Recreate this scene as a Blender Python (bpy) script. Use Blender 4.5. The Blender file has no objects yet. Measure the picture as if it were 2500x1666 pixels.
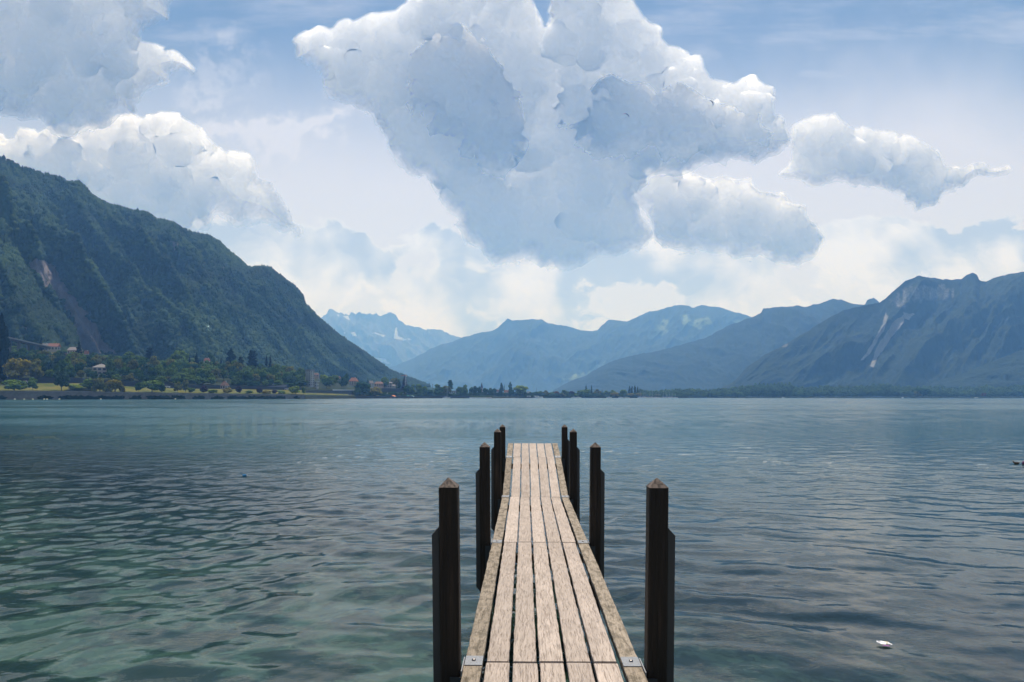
import bpy, math, random
import numpy as np
from mathutils import Vector, Matrix

# ---------------------------------------------------------------- helpers
C = bpy.context.scene.collection
F = 1666.7            # focal length of the view in chart units (24 mm lens)
HZ = 970.0            # chart height of the horizon
EYE = 2.272           # eye height above the lake (z = 0)
K = .71               # shore distances

def at(cx, cy, d):
    """chart direction + distance -> world point (x right, y away over the lake, z up)"""
    return Vector(((cx - 1250.0) / F * d, d, EYE + (HZ - cy) / F * d))

def link(o, parent=None):
    C.objects.link(o)
    if parent is not None:
        o.parent = parent
    return o

def tag(o, label=None, cat=None, group=None, kind=None):
    if label: o['label'] = label
    if cat: o['category'] = cat
    if group: o['group'] = group
    if kind: o['kind'] = kind
    return o

def empty(name, loc=(0, 0, 0), rz=0.0):
    o = bpy.data.objects.new(name, None)
    o.empty_display_size = 0.2
    o.location = loc
    o.rotation_euler = (0, 0, rz)
    return link(o)

def mesh_np(name, verts, faces, smooth=False):
    """verts (N,3), faces (M,k) numpy -> mesh data"""
    verts = np.asarray(verts, dtype=np.float32); faces = np.asarray(faces, dtype=np.int32)
    me = bpy.data.meshes.new(name)
    m, k = faces.shape
    me.vertices.add(len(verts)); me.vertices.foreach_set('co', verts.ravel())
    me.loops.add(m * k); me.loops.foreach_set('vertex_index', faces.ravel())
    me.polygons.add(m)
    me.polygons.foreach_set('loop_start', np.arange(0, m * k, k, dtype=np.int32))
    me.polygons.foreach_set('use_smooth', np.full(m, smooth, dtype=bool))
    me.update(calc_edges=True)
    me.validate()
    return me

def attr(me, name, arr, dom='POINT'):
    a = me.attributes.new(name, 'FLOAT', dom)
    a.data.foreach_set('value', np.asarray(arr, dtype=np.float32).ravel())

def grid_faces(r, c):
    i = np.arange(r * c).reshape(r, c)
    return np.stack([i[:-1, :-1], i[:-1, 1:], i[1:, 1:], i[1:, :-1]], -1).reshape(-1, 4)

def grid_mesh(name, P, smooth=True):
    r, c = P.shape[:2]
    return mesh_np(name, P.reshape(-1, 3), grid_faces(r, c), smooth)

class MB:
    """collects polygons for one mesh object"""
    def __init__(s): s.v = []; s.f = []
    def add(s, vs, fs):
        b = len(s.v); s.v += [tuple(v) for v in vs]; s.f += [tuple(b + i for i in f) for f in fs]; return s
    def box(s, x0, x1, y0, y1, z0, z1):
        return s.add([(x0,y0,z0),(x1,y0,z0),(x1,y1,z0),(x0,y1,z0),(x0,y0,z1),(x1,y0,z1),(x1,y1,z1),(x0,y1,z1)],
                     [(0,3,2,1),(4,5,6,7),(0,1,5,4),(1,2,6,5),(2,3,7,6),(3,0,4,7)])
    def prism(s, poly, axis, a, b):
        """extrude a 2D polygon along axis 0/1/2 from a to b"""
        n = len(poly); vs = []
        for t in (a, b):
            for p, q in poly:
                vs.append({0: (t, p, q), 1: (p, t, q), 2: (p, q, t)}[axis])
        fs = [tuple(range(n)), tuple(range(2*n-1, n-1, -1))] + [(i, i+n, (i+1) % n + n, (i+1) % n) for i in range(n)]
        return s.add(vs, fs)
    def tube(s, p, q, r, n=8, r2=None):
        p, q = Vector(p), Vector(q); r2 = r if r2 is None else r2
        d = (q - p).normalized(); u = d.orthogonal().normalized(); w = d.cross(u); vs = []
        for c, rr in ((p, r), (q, r2)):
            for i in range(n):
                t = 2*math.pi*i/n; vs.append(c + (u*math.cos(t) + w*math.sin(t))*rr)
        return s.add(vs, [tuple(range(n-1, -1, -1)), tuple(range(n, 2*n))] + [(i, (i+1) % n, (i+1) % n+n, i+n) for i in range(n)])
    def build(s, name, mat, parent=None, smooth=False, fix=True):
        me = bpy.data.meshes.new(name); me.from_pydata(s.v, [], s.f)
        if fix:
            import bmesh
            bm = bmesh.new(); bm.from_mesh(me); bmesh.ops.recalc_face_normals(bm, faces=bm.faces); bm.to_mesh(me); bm.free()
        me.materials.append(mat)
        if smooth: me.polygons.foreach_set('use_smooth', [True]*len(me.polygons))
        return link(bpy.data.objects.new(name, me), parent)

def obj(name, me, mat, parent=None):
    me.materials.append(mat)
    return link(bpy.data.objects.new(name, me), parent)

# lattice value noise, vectorised
def _h(ix, iy, s):
    h = (ix.astype(np.int64)*374761393 + iy.astype(np.int64)*668265263 + s*1442695041) & 0xFFFFFFFF
    h = ((h ^ (h >> 13)) * 1274126177) & 0xFFFFFFFF
    h = ((h ^ (h >> 16)) * 2246822519) & 0xFFFFFFFF
    return ((h ^ (h >> 15)) & 0xFFFFFF) / float(0xFFFFFF)
def vn(x, y, s=0):
    x = np.asarray(x, float); y = np.asarray(y, float)
    ix, iy = np.floor(x), np.floor(y); fx, fy = x-ix, y-iy
    fx = fx**3*(fx*(fx*6-15)+10); fy = fy**3*(fy*(fy*6-15)+10)
    a, b, c, d = _h(ix, iy, s), _h(ix+1, iy, s), _h(ix, iy+1, s), _h(ix+1, iy+1, s)
    return (a*(1-fx)+b*fx)*(1-fy) + (c*(1-fx)+d*fx)*fy
def fbm(x, y, o=5, s=0, g=.5):
    t = 0; a = 1.0; n = 0
    for i in range(o):
        t = t + a*(vn(x, y, s+i*17)*2-1); n += a; a *= g; x = x*2.03+11.3; y = y*2.03+5.7
    return t/n
def ridged(x, y, o=5, s=0):
    t = 0; a = 1.0; n = 0
    for i in range(o):
        t = t + a*(1-np.abs(vn(x, y, s+i*17)*2-1)); n += a; a *= .5; x = x*2.03+11.3; y = y*2.03+5.7
    return t/n
def sstep(a, b, x):
    t = np.clip((x-a)/(b-a), 0, 1); return t*t*(3-2*t)

# ---------------------------------------------------------------- node helper
class NT:
    def __init__(s, tree):
        s.t = tree; s.t.nodes.clear()
    def n(s, typ, **kw):
        nd = s.t.nodes.new(typ)
        for k, v in kw.items(): setattr(nd, k, v)
        return nd
    def put(s, sock, v):
        if isinstance(v, bpy.types.NodeSocket): s.t.links.new(v, sock)
        elif v is not None:
            if sock.type == 'RGBA' and len(v) == 3: v = (*v, 1)
            sock.default_value = v
    def m(s, op, a, b=None, c=None, clamp=False):
        nd = s.n('ShaderNodeMath', operation=op, use_clamp=clamp)
        for i, v in enumerate((a, b, c)):
            if v is not None: s.put(nd.inputs[i], v)
        return nd.outputs[0]
    def v(s, op, a, b=None, c=None, out=0):
        nd = s.n('ShaderNodeVectorMath', operation=op)
        for i, x in enumerate((a, b, c)):
            if x is not None: s.put(nd.inputs[i], x)
        return nd.outputs[out]
    def scale(s, a, k):
        nd = s.n('ShaderNodeVectorMath', operation='SCALE'); s.put(nd.inputs[0], a); s.put(nd.inputs['Scale'], k); return nd.outputs[0]
    def xyz(s, x=0, y=0, z=0):
        nd = s.n('ShaderNodeCombineXYZ')
        for i, q in enumerate((x, y, z)): s.put(nd.inputs[i], q)
        return nd.outputs[0]
    def sep(s, a):
        nd = s.n('ShaderNodeSeparateXYZ'); s.put(nd.inputs[0], a); return nd.outputs
    def mix(s, f, a, b, typ='RGBA', blend='MIX'):
        nd = s.n('ShaderNodeMix', data_type=typ, blend_type=blend)
        i = {'RGBA': (6, 7, 2), 'FLOAT': (2, 3, 0), 'VECTOR': (4, 5, 1)}[typ]
        s.put(nd.inputs[0], f); s.put(nd.inputs[i[0]], a); s.put(nd.inputs[i[1]], b)
        return nd.outputs[i[2]]
    def ss(s, a, b, x):          # smoothstep
        nd = s.n('ShaderNodeMapRange', interpolation_type='SMOOTHSTEP')
        s.put(nd.inputs[0], x); s.put(nd.inputs[1], a); s.put(nd.inputs[2], b)
        return nd.outputs[0]
    def lin(s, a, b, x, c=0., d=1.):
        nd = s.n('ShaderNodeMapRange')
        s.put(nd.inputs[0], x); s.put(nd.inputs[1], a); s.put(nd.inputs[2], b); s.put(nd.inputs[3], c); s.put(nd.inputs[4], d)
        return nd.outputs[0]
    def noise(s, vec, scale, detail=4, rough=.5, dist=0., out=0, dims='3D', lac=2.):
        nd = s.n('ShaderNodeTexNoise', noise_dimensions=dims)
        s.put(nd.inputs['Vector'], vec); s.put(nd.inputs['Scale'], scale); s.put(nd.inputs['Detail'], detail)
        s.put(nd.inputs['Roughness'], rough); s.put(nd.inputs['Distortion'], dist); s.put(nd.inputs['Lacunarity'], lac)
        return nd.outputs[out]
    def vor(s, vec, scale, feat='F1', out=0, detail=0., rough=.5, smooth=None, dims='3D', rand=1.):
        nd = s.n('ShaderNodeTexVoronoi', feature=feat, voronoi_dimensions=dims)
        s.put(nd.inputs['Vector'], vec); s.put(nd.inputs['Scale'], scale); s.put(nd.inputs['Randomness'], rand)
        if 'Detail' in nd.inputs: s.put(nd.inputs['Detail'], detail); s.put(nd.inputs['Roughness'], rough)
        if smooth is not None: s.put(nd.inputs['Smoothness'], smooth)
        return nd.outputs[out]
    def curve(s, x, pts, x0, x1, y0, y1, kind='AUTO'):
        """piecewise profile y(x); x range x0..x1, y range y0..y1"""
        u = s.lin(x0, x1, x)
        nd = s.n('ShaderNodeFloatCurve'); cm = nd.mapping; cv = cm.curves[0]
        q = [((a-x0)/(x1-x0), (b-y0)/(y1-y0)) for a, b in pts]
        while len(cv.points) < len(q): cv.points.new(.5, .5)
        for p, (a, b) in zip(cv.points, q):
            p.location = (min(max(a, 0), 1), min(max(b, 0), 1)); p.handle_type = kind
        cm.update(); s.put(nd.inputs['Value'], u)
        return s.m('MULTIPLY_ADD', nd.outputs[0], y1-y0, y0)
    def ramp(s, f, stops):
        nd = s.n('ShaderNodeValToRGB'); e = nd.color_ramp.elements
        while len(e) < len(stops): e.new(.5)
        for el, (p, c) in zip(e, stops): el.position = p; el.color = (*c, 1) if len(c) == 3 else c
        s.put(nd.inputs[0], f); return nd.outputs[0]

def material(name):
    m = bpy.data.materials.new(name); m.use_nodes = True
    t = NT(m.node_tree); out = t.n('ShaderNodeOutputMaterial')
    return m, t, out

def surf(name, color, rough=.8, metal=0., fn=None, bump=None, spec=.5):
    """Principled material; fn(t, coords) may return a colour socket, bump(t, coords) a height socket"""
    m, t, out = material(name)
    b = t.n('ShaderNodeBsdfPrincipled'); tc = t.n('ShaderNodeTexCoord').outputs['Object']
    t.put(b.inputs['Base Color'], fn(t, tc) if fn else color)
    t.put(b.inputs['Roughness'], rough); t.put(b.inputs['Metallic'], metal); t.put(b.inputs['Specular IOR Level'], spec)
    if bump:
        h, st, di = bump(t, tc)
        bn = t.n('ShaderNodeBump'); t.put(bn.inputs['Height'], h); t.put(bn.inputs['Strength'], st); t.put(bn.inputs['Distance'], di)
        t.t.links.new(bn.outputs[0], b.inputs['Normal'])
    t.t.links.new(b.outputs[0], out.inputs['Surface'])
    return m
# ---------------------------------------------------------------- world: Nishita sky with cumulus
SUN_EL, SUN_AZ = math.radians(66), math.radians(4)     # sun ahead over the lake, high
scene = bpy.context.scene
w = bpy.data.worlds.new('World'); scene.world = w; w.use_nodes = True
t = NT(w.node_tree)
dirv = t.n('ShaderNodeTexCoord').outputs['Generated']
dx, dy, dz = t.sep(dirv)
yy = t.m('MAXIMUM', dy, .05)
X = t.m('MULTIPLY_ADD', t.m('DIVIDE', dx, yy), 1.6667, 1.25)
Y = t.m('MULTIPLY_ADD', t.m('DIVIDE', dz, yy), -1.6667, .970)
P0 = t.xyz(X, Y, 0)
# billowing distortion of the cloud charts
w1 = t.v('SUBTRACT', t.noise(P0, 4.2, 2, .5, out=1, dims='2D'), (.5, .5, .5))
w2 = t.v('SUBTRACT', t.noise(P0, 21.0, 4, .6, out=1, dims='2D'), (.5, .5, .5))
PW = t.v('ADD', P0, t.scale(w1, .10))
P = t.v('ADD', PW, t.scale(w2, .034))
PX, PY, _ = t.sep(P)
def cells(sc):
    nd = t.n('ShaderNodeTexVoronoi', feature='F1', voronoi_dimensions='2D')
    t.put(nd.inputs['Vector'], P); t.put(nd.inputs['Scale'], sc)
    off = t.v('SUBTRACT', P, nd.outputs['Position'])          # where on the puff: above or below its middle
    r = nd.outputs['Distance']
    lit = t.v('DOT_PRODUCT', off, (.25*sc, -sc, 0), out=1)
    return r, lit
r1, l1 = cells(10.0)
r2, l2 = cells(23.0)
r3, l3 = cells(52.0)
n3 = t.noise(P, 7.0, 6, .6, dims='2D')
nlo = t.noise(P0, 3.2, 3, .5, dims='2D')
relief0 = t.m('ADD', t.m('ADD', t.m('MULTIPLY', l1, .42), t.m('MULTIPLY', l2, .34)), t.m('MULTIPLY', l3, .22))
puff = t.m('ADD', t.m('ADD', t.m('MULTIPLY_ADD', r1, -.045, .020), t.m('MULTIPLY_ADD', r2, -.026, .012)), t.m('MULTIPLY_ADD', r3, -.012, .006))
PB = t.v('ADD', P0, t.v('ADD', t.scale(w1, .30), t.scale(w2, .16)))
def blobs(lst):
    acc = None
    for cx, cy, rx, ry, a in lst:
        q = t.v('MULTIPLY_ADD', PB, (1/rx, 1/ry, 0), (-cx/rx, -cy/ry, 0))
        g = t.m('MULTIPLY', t.m('POWER', .3679, t.v('DOT_PRODUCT', q, q, out=1)), a)
        acc = g if acc is None else t.m('ADD', acc, g)
    return acc
def layer(dt, db, dark, soft=.012, bsoft=.10, rim=.07, white=(.96, .96, .97), grey=(.36, .44, .66), relief=.35, inner=.25, amount=1., pf=1.):
    """put one cloud over the sky; dt / db = depth below its crisp sunlit outline / above its ragged base"""
    global base, clr
    d = t.m('MULTIPLY_ADD', puff, pf, dt)
    al = t.m('MULTIPLY', t.ss(0., soft, d), amount)
    if db is not None:
        e = t.m('ADD', db, t.m('MULTIPLY_ADD', n3, .16, -.08))
        al = t.m('MULTIPLY', al, t.ss(-.02, bsoft, e))
    depth = t.ss(.0, rim, t.m('MULTIPLY_ADD', t.m('SUBTRACT', n3, .5), rim*.9, d))
    s = t.m('MULTIPLY', depth, t.m('MULTIPLY_ADD', t.m('SUBTRACT', n3, .5), 1.1, dark))
    k = t.m('MULTIPLY_ADD', depth, inner-1., 1.)               # puffs read near the lit edge, melt inside
    s = t.m('MULTIPLY_ADD', t.m('MULTIPLY', relief0, k), -relief, t.m('ADD', s, .06))
    s = t.m('MINIMUM', t.m('MAXIMUM', s, -.05), 1.1)
    base = t.mix(al, base, t.mix(s, white, grey))
    clr = t.m('MULTIPLY', clr, t.m('SUBTRACT', 1., al))
nish = t.n('ShaderNodeTexSky', sky_type='NISHITA', sun_disc=False)
nish.sun_elevation = SUN_EL; nish.sun_rotation = SUN_AZ; nish.altitude = 400; nish.air_density = 1.0; nish.dust_density = .6; nish.ozone_density = 1.6
# thin veil and haze near the horizon
streak = t.noise(t.v('MULTIPLY', P0, (1.3, 5.5, 1)), 1.6, 6, .6)
veil = t.m('MULTIPLY', t.ss(.42, .72, streak), .42)
veil = t.m('MAXIMUM', veil, t.m('MULTIPLY', t.ss(.08, .56, t.m('MULTIPLY_ADD', nlo, .12, Y)), .90))
veil = t.m('MINIMUM', t.m('ADD', veil, blobs([(.60, .29, .20, .045, .35), (.52, .17, .10, .03, .3), (.74, .30, .12, .03, .3), (2.2, .35, .4, .25, .25)])), .93)
base = t.mix(veil, (0, 0, 0), t.mix(t.ss(.35, .9, Y), (.74, .755, .86), (.82, .87, .98)))
clr = t.m('SUBTRACT', 1., veil)
# far band of low cumulus
lowc = t.noise(t.v('MULTIPLY', P, (1, 1.7, 1)), 4.4, 5, .55, dims='2D')
lowm = t.m('MULTIPLY', t.ss(.44, .60, Y), t.m('SUBTRACT', 1., t.ss(.82, .92, Y)))
dl = t.m('MULTIPLY', t.m('SUBTRACT', t.m('MULTIPLY_ADD', lowm, .46, lowc), .84), .55)
layer(dl, None, t.m('MULTIPLY', t.ss(.36, .60, nlo), .95), .04, amount=.85, rim=.07, grey=(.42, .51, .68), white=(.93, .97, 1.06), inner=.7, pf=.7)
# sky behind and beside the view: scattered cumulus
gen = t.noise(dirv, 3.0, 8, .58)
ga = t.ss(.50, .60, gen)
gcol = t.mix(t.ss(.54, .75, gen), (.92, .92, .92), (.42, .47, .58))
back = t.m('SUBTRACT', 1., t.ss(.10, .45, dy))
front = t.m('SUBTRACT', 1., back)
em = t.mix(back, base, t.mix(ga, (0, 0, 0), gcol))
under = t.ss(-.04, .01, dz)                     # below the horizon: dark land and water
em = t.mix(under, (.16, .19, .215), em)
vis = t.mix(back, clr, t.m('SUBTRACT', 1., ga), 'FLOAT')
bgA = t.n('ShaderNodeBackground'); t.put(bgA.inputs[0], t.mix(t.m('MULTIPLY', vis, under), (0, 0, 0), nish.outputs[0])); bgA.inputs[1].default_value = .078
bgB = t.n('ShaderNodeBackground'); t.put(bgB.inputs[0], em); bgB.inputs[1].default_value = 1.0
ad = t.n('ShaderNodeAddShader'); t.t.links.new(bgA.outputs[0], ad.inputs[0]); t.t.links.new(bgB.outputs[0], ad.inputs[1])
wo = t.n('ShaderNodeOutputWorld'); t.t.links.new(ad.outputs[0], wo.inputs['Surface'])
w.cycles.sampling_method = 'MANUAL'; w.cycles.sample_map_resolution = 512

sun = bpy.data.lights.new('sun', 'SUN'); sun.energy = 4.8; sun.angle = math.radians(.5); sun.color = (1, .965, .91)
so = link(bpy.data.objects.new('sun', sun))
sd = Vector((math.sin(SUN_AZ)*math.cos(SUN_EL), math.cos(SUN_AZ)*math.cos(SUN_EL), math.sin(SUN_EL)))
so.rotation_euler = sd.to_track_quat('Z', 'Y').to_euler(); so.location = (0, -20, 40)

# ---------------------------------------------------------------- camera
cam = bpy.data.cameras.new('camera'); co = link(bpy.data.objects.new('camera', cam))
cam.sensor_width = 36; cam.lens = 24; cam.shift_y = (HZ-833)/2500.0
cam.clip_start = .1; cam.clip_end = 60000
co.location = (0, 0, EYE); co.rotation_euler = (math.radians(90), 0, 0)
scene.camera = co
scene.view_settings.view_transform = 'Standard'; scene.view_settings.look = 'None'
scene.view_settings.exposure = 0; scene.view_settings.gamma = 1
cy = scene.cycles
cy.max_bounces = 6; cy.diffuse_bounces = 2; cy.glossy_bounces = 3; cy.transmission_bounces = 4; cy.volume_bounces = 2; cy.transparent_max_bounces = 12
cy.caustics_reflective = False; cy.caustics_refractive = False
cy.sample_clamp_indirect = 4.0
scene.render.film_transparent = False
cy.use_denoising = True; cy.denoising_prefilter = 'ACCURATE'; cy.denoising_input_passes = 'RGB_ALBEDO_NORMAL'
# ---------------------------------------------------------------- cumulus clouds: billowing solid masses far beyond the hills, lit by the sun behind them
def vn3(p, s=0):
    i = np.floor(p); f = p-i; f = f**3*(f*(f*6-15)+10); i = i.astype(np.int64)
    def h(a, b, c):
        q = (a*374761393+b*668265263+c*2147483647+s*1442695041) & 0xFFFFFFFF
        q = ((q ^ (q >> 13))*1274126177) & 0xFFFFFFFF; q = ((q ^ (q >> 16))*2246822519) & 0xFFFFFFFF
        return ((q ^ (q >> 15)) & 0xFFFFFF)/float(0xFFFFFF)
    x, y, z = i.T; u, v, w_ = f.T
    L = lambda a, b, t: a+(b-a)*t
    return L(L(L(h(x, y, z), h(x+1, y, z), u), L(h(x, y+1, z), h(x+1, y+1, z), u), v), L(L(h(x, y, z+1), h(x+1, y, z+1), u), L(h(x, y+1, z+1), h(x+1, y+1, z+1), u), v), w_)
def signed_dist(poly, X, Y):
    inside = np.zeros(X.shape, bool); dist = np.full(X.shape, 1e9); n = len(poly)
    for i in range(n):
        (xa, ya), (xb, yb) = poly[i], poly[(i+1) % n]
        c = ((ya > Y) != (yb > Y)) & (X < (xb-xa)*(Y-ya)/(yb-ya+1e-9)+xa); inside ^= c
        ex, ey = xb-xa, yb-ya; u = np.clip(((X-xa)*ex+(Y-ya)*ey)/(ex*ex+ey*ey+1e-9), 0, 1)
        dist = np.minimum(dist, np.hypot(X-xa-u*ex, Y-ya-u*ey))
    return np.where(inside, dist, -dist)
def _ico(n):
    import bmesh
    bm = bmesh.new(); bmesh.ops.create_icosphere(bm, subdivisions=n, radius=1.0)
    v = np.array([q.co[:] for q in bm.verts]); f = np.array([[q.index for q in p.verts] for p in bm.faces]); bm.free(); return v, f
ICO_V, ICO_F = _ico(2)
def cloud(name, poly, D, mat, seed, rmax=95., vox=3.0, soft=.5, depth=1.0, fine=1.0, melt=.75):
    rs = np.random.RandomState(seed)
    pp = []                                   # ragged outline
    for i, (a, b) in enumerate(poly):
        c, e = poly[(i+1) % len(poly)]; k = max(1, int(math.hypot(c-a, e-b)/14))
        pp += [(a+(c-a)*j/k, b+(e-b)*j/k) for j in range(k)]
    pp = np.array(pp, float); am = 15*fine; bm = 26*min(1., rmax/80.)
    poly = [(a, b) for a, b in np.column_stack([pp[:, 0]+am*fbm(pp[:, 0]/26, pp[:, 1]/26, 3, seed)+bm*fbm(pp[:, 0]/75+5, pp[:, 1]/75, 2, seed+2), pp[:, 1]+am*fbm(pp[:, 0]/26+40, pp[:, 1]/26, 3, seed+1)+bm*fbm(pp[:, 0]/75, pp[:, 1]/75+7, 2, seed+3)])]
    xs = [p[0] for p in poly]; ys = [p[1] for p in poly]
    X = rs.uniform(min(xs), max(xs), 9000); Y = rs.uniform(min(ys), max(ys), 9000)
    sd = signed_dist(poly, X, Y); k = sd > 3; X, Y, sd = X[k], Y[k], sd[k]
    r = np.clip(sd*rs.uniform(.75, 1.05, len(sd)), 5, rmax*rs.uniform(.5, 1., len(sd))); o = np.argsort(-r); X, Y, r = X[o], Y[o], r[o]
    S = np.zeros((0, 4))
    acc = []
    for x, y, q in zip(X, Y, r):
        if acc:
            A = np.array(acc); 
            if (np.hypot(A[:, 0]-x, A[:, 1]-y) < .52*A[:, 2]).any(): continue
        acc.append((x, y, q))
        if len(acc) > 420: break
    A = np.array(acc); sdA = signed_dist(poly, A[:, 0], A[:, 1])
    yo = rs.uniform(-.55, .55, len(A))*np.minimum(sdA, 130)*depth
    S = np.column_stack([A[:, 0], yo, A[:, 1], A[:, 2]])          # chart x, depth offset, chart y, radius
    out_ = [S]; lvl = S
    for gen, (nc, f0, f1) in enumerate(((7, .34, .58), (5, .32, .52))):
        par = np.repeat(lvl, nc, 0); n = len(par)
        v = rs.normal(size=(n, 3)); v[:, 1] -= .35; v[:, 2] -= .25; v /= np.linalg.norm(v, axis=1)[:, None]
        c = par.copy(); c[:, :3] += v*par[:, 3:]*rs.uniform(.75, 1.0, (n, 1)); c[:, 3] = par[:, 3]*rs.uniform(f0, f1, n)
        sdc = signed_dist(poly, c[:, 0], c[:, 2]); k = (sdc > -.25*c[:, 3]-2) & (c[:, 3] > 3.2)
        k &= rs.rand(n) < (1. if gen == 0 else .8)
        c = c[k]; out_.append(c); lvl = c
    S = np.concatenate(out_)
    W = D/F
    cen = np.column_stack([(S[:, 0]-1250)*W, S[:, 1]*W, (HZ-S[:, 2])*W]); R = S[:, 3]*W
    V = (ICO_V[None]*R[:, None, None]+cen[:, None, :]).reshape(-1, 3); Fc = (ICO_F[None]+len(ICO_V)*np.arange(len(S))[:, None, None]).reshape(-1, 3)
    me = mesh_np('tmp', V, Fc); ob = link(bpy.data.objects.new('tmp', me))
    md = ob.modifiers.new('r', 'REMESH'); md.mode = 'VOXEL'; md.voxel_size = vox*W
    dg = bpy.context.evaluated_depsgraph_get(); m2 = bpy.data.meshes.new_from_object(ob.evaluated_get(dg)); m2.name = name
    bpy.data.objects.remove(ob); bpy.data.meshes.remove(me)
    n = len(m2.vertices); co_ = np.zeros(n*3, np.float32); m2.vertices.foreach_get('co', co_); co_ = co_.reshape(-1, 3).astype(float)
    ed = np.zeros(len(m2.edges)*2, np.int32); m2.edges.foreach_get('vertices', ed); ed = ed.reshape(-1, 2)
    deg = np.bincount(ed.ravel(), minlength=n).astype(float)[:, None]; deg[deg == 0] = 1
    def relax(c, it):
        for _ in range(it):
            sm = np.stack([np.bincount(ed[:, 0], c[ed[:, 1], a], n)+np.bincount(ed[:, 1], c[ed[:, 0], a], n) for a in range(3)], -1)/deg
            c = c+.6*(sm-c)
        return c
    def normals(c):
        m2.vertices.foreach_set('co', c.astype(np.float32).ravel()); m2.update()
        v = np.zeros(n*3, np.float32); m2.vertices.foreach_get('normal', v); return v.reshape(-1, 3)
    co_ = relax(co_, 9); nr = normals(co_)
    q = co_/W; d = np.zeros(n)
    wv = np.column_stack([vn3(q/40., 1), vn3(q/40., 2), vn3(q/40., 3)])-.5
    d += (vn3(q/85.+9, 11)+.5*vn3(q/42.+3, 12)-.75)*13*min(1., rmax/80.)
    for sc, am in ((34., 9.), (15., 5.), (7.5, 1.9*fine)):
        b = np.abs(vn3((q+wv*22)/sc, int(sc))*2-1); d += am*(.42-b**.8)*-1.0*-1
    co_ += nr*(d*W)[:, None]
    co_ = relax(co_, 1)
    chx, chy = co_[:, 0]/W+1250, HZ-co_[:, 2]/W
    sd = signed_dist(poly, chx, chy)
    attr(m2, 'core', np.clip(sd/60., -1, 3))
    low = np.clip((sd-signed_dist(poly, chx, chy+8))/8.*1.2, 0, 1)
    attr(m2, 'low', np.maximum(low, melt*sstep(360, 470, chy)*(sd < 90)))
    co_[:, 1] += D; s = co_[:, 1]/D; co_[:, 0] *= s; co_[:, 2] *= s; co_[:, 2] += EYE
    m2.vertices.foreach_set('co', co_.astype(np.float32).ravel()); m2.polygons.foreach_set('use_smooth', np.full(len(m2.polygons), True)); m2.update()
    return tag(obj(name, m2, mat), kind='stuff')
def cloud_mat(name, soft, base=.5, sss=2800.):
    m, t, out = material(name)
    geo = t.n('ShaderNodeNewGeometry'); pos = t.scale(geo.outputs['Position'], .001)
    nz = t.noise(pos, .50, 5, .55)
    fac = t.m('ABSOLUTE', t.v('DOT_PRODUCT', geo.outputs['Normal'], geo.outputs['Incoming'], out=1))
    core = t.n('ShaderNodeAttribute', attribute_name='core').outputs['Fac']; low = t.n('ShaderNodeAttribute', attribute_name='low').outputs['Fac']
    wd = t.m('MULTIPLY_ADD', low, base, .19)                       # crisp tops, bases that dissolve into the air
    e = t.ss(0., wd, t.m('ADD', core, t.m('MULTIPLY', t.m('SUBTRACT', nz, .5), t.m('MULTIPLY', wd, 1.6))))
    a = t.m('MULTIPLY', e, t.m('MAXIMUM', t.ss(.0, soft, t.m('ADD', fac, t.m('MULTIPLY_ADD', nz, .5, -.28))), t.ss(-.02, .10, core)))
    a = t.m('MULTIPLY', a, t.m('SUBTRACT', 1., t.m('MULTIPLY', geo.outputs['Backfacing'], t.m('LESS_THAN', core, .16))))
    x = t.n('ShaderNodeBsdfPrincipled'); x.subsurface_method = 'RANDOM_WALK'; x.inputs['Base Color'].default_value = (.997, .997, .998, 1)
    x.inputs['Subsurface Weight'].default_value = 1.; x.inputs['Subsurface Radius'].default_value = (1., 1., 1.); x.inputs['Subsurface Scale'].default_value = sss
    x.inputs['Subsurface Anisotropy'].default_value = .75; x.inputs['Specular IOR Level'].default_value = 0.; x.inputs['Roughness'].default_value = 1.
    tp = t.n('ShaderNodeBsdfTransparent'); y = t.n('ShaderNodeMixShader'); t.put(y.inputs[0], a)
    t.t.links.new(tp.outputs[0], y.inputs[1]); t.t.links.new(x.outputs[0], y.inputs[2]); t.t.links.new(y.outputs[0], out.inputs['Surface'])
    return m
B_ = [(705,130),(718,95),(740,82),(775,62),(800,72),(840,55),(880,45),(915,30),(960,28),(985,0),(1000,-80),(1290,-90),(1308,-20),(1328,52),(1344,40),(1352,-20),(1368,-90),(1545,-70),(1560,15),(1600,60),(1655,110),(1690,130),(1720,140),(1740,185),(1775,195),(1800,190),(1830,170),(1850,185),(1885,232),(1905,265),(1935,280),(1955,320),(1930,370),(1850,410),(1760,405),(1680,420),(1610,440),(1560,470),(1570,540),(1590,590),(1560,625),(1450,640),(1300,655),(1200,640),(1130,600),(1090,540),(1040,480),(1000,430),(970,390),(940,345),(900,300),(850,265),(800,225),(775,205),(790,195),(740,165),(712,150)]
R_ = [(1935,300),(1960,285),(1990,270),(2030,275),(2070,300),(2100,295),(2160,312),(2190,335),(2230,330),(2265,335),(2290,355),(2320,385),(2345,405),(2370,380),(2410,390),(2440,415),(2470,390),(2480,420),(2450,445),(2400,450),(2330,470),(2290,520),(2240,515),(2200,480),(2100,460),(2000,455),(1930,440),(1890,420),(1920,380)]
M_ = [(1470,440),(1510,425),(1560,400),(1600,385),(1640,375),(1680,410),(1720,430),(1760,420),(1800,430),(1830,425),(1880,460),(1920,480),(1960,500),(2000,550),(2020,590),(2000,630),(1900,650),(1800,640),(1700,625),(1620,610),(1590,560),(1540,500),(1490,460)]
L1 = [(-400,-120),(430,-120),(425,20),(405,60),(370,75),(348,92),(352,105),(400,128),(460,152),(505,186),(450,195),(400,215),(345,235),(330,275),(330,300),(250,320),(150,330),(0,300),(-400,330)]
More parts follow.
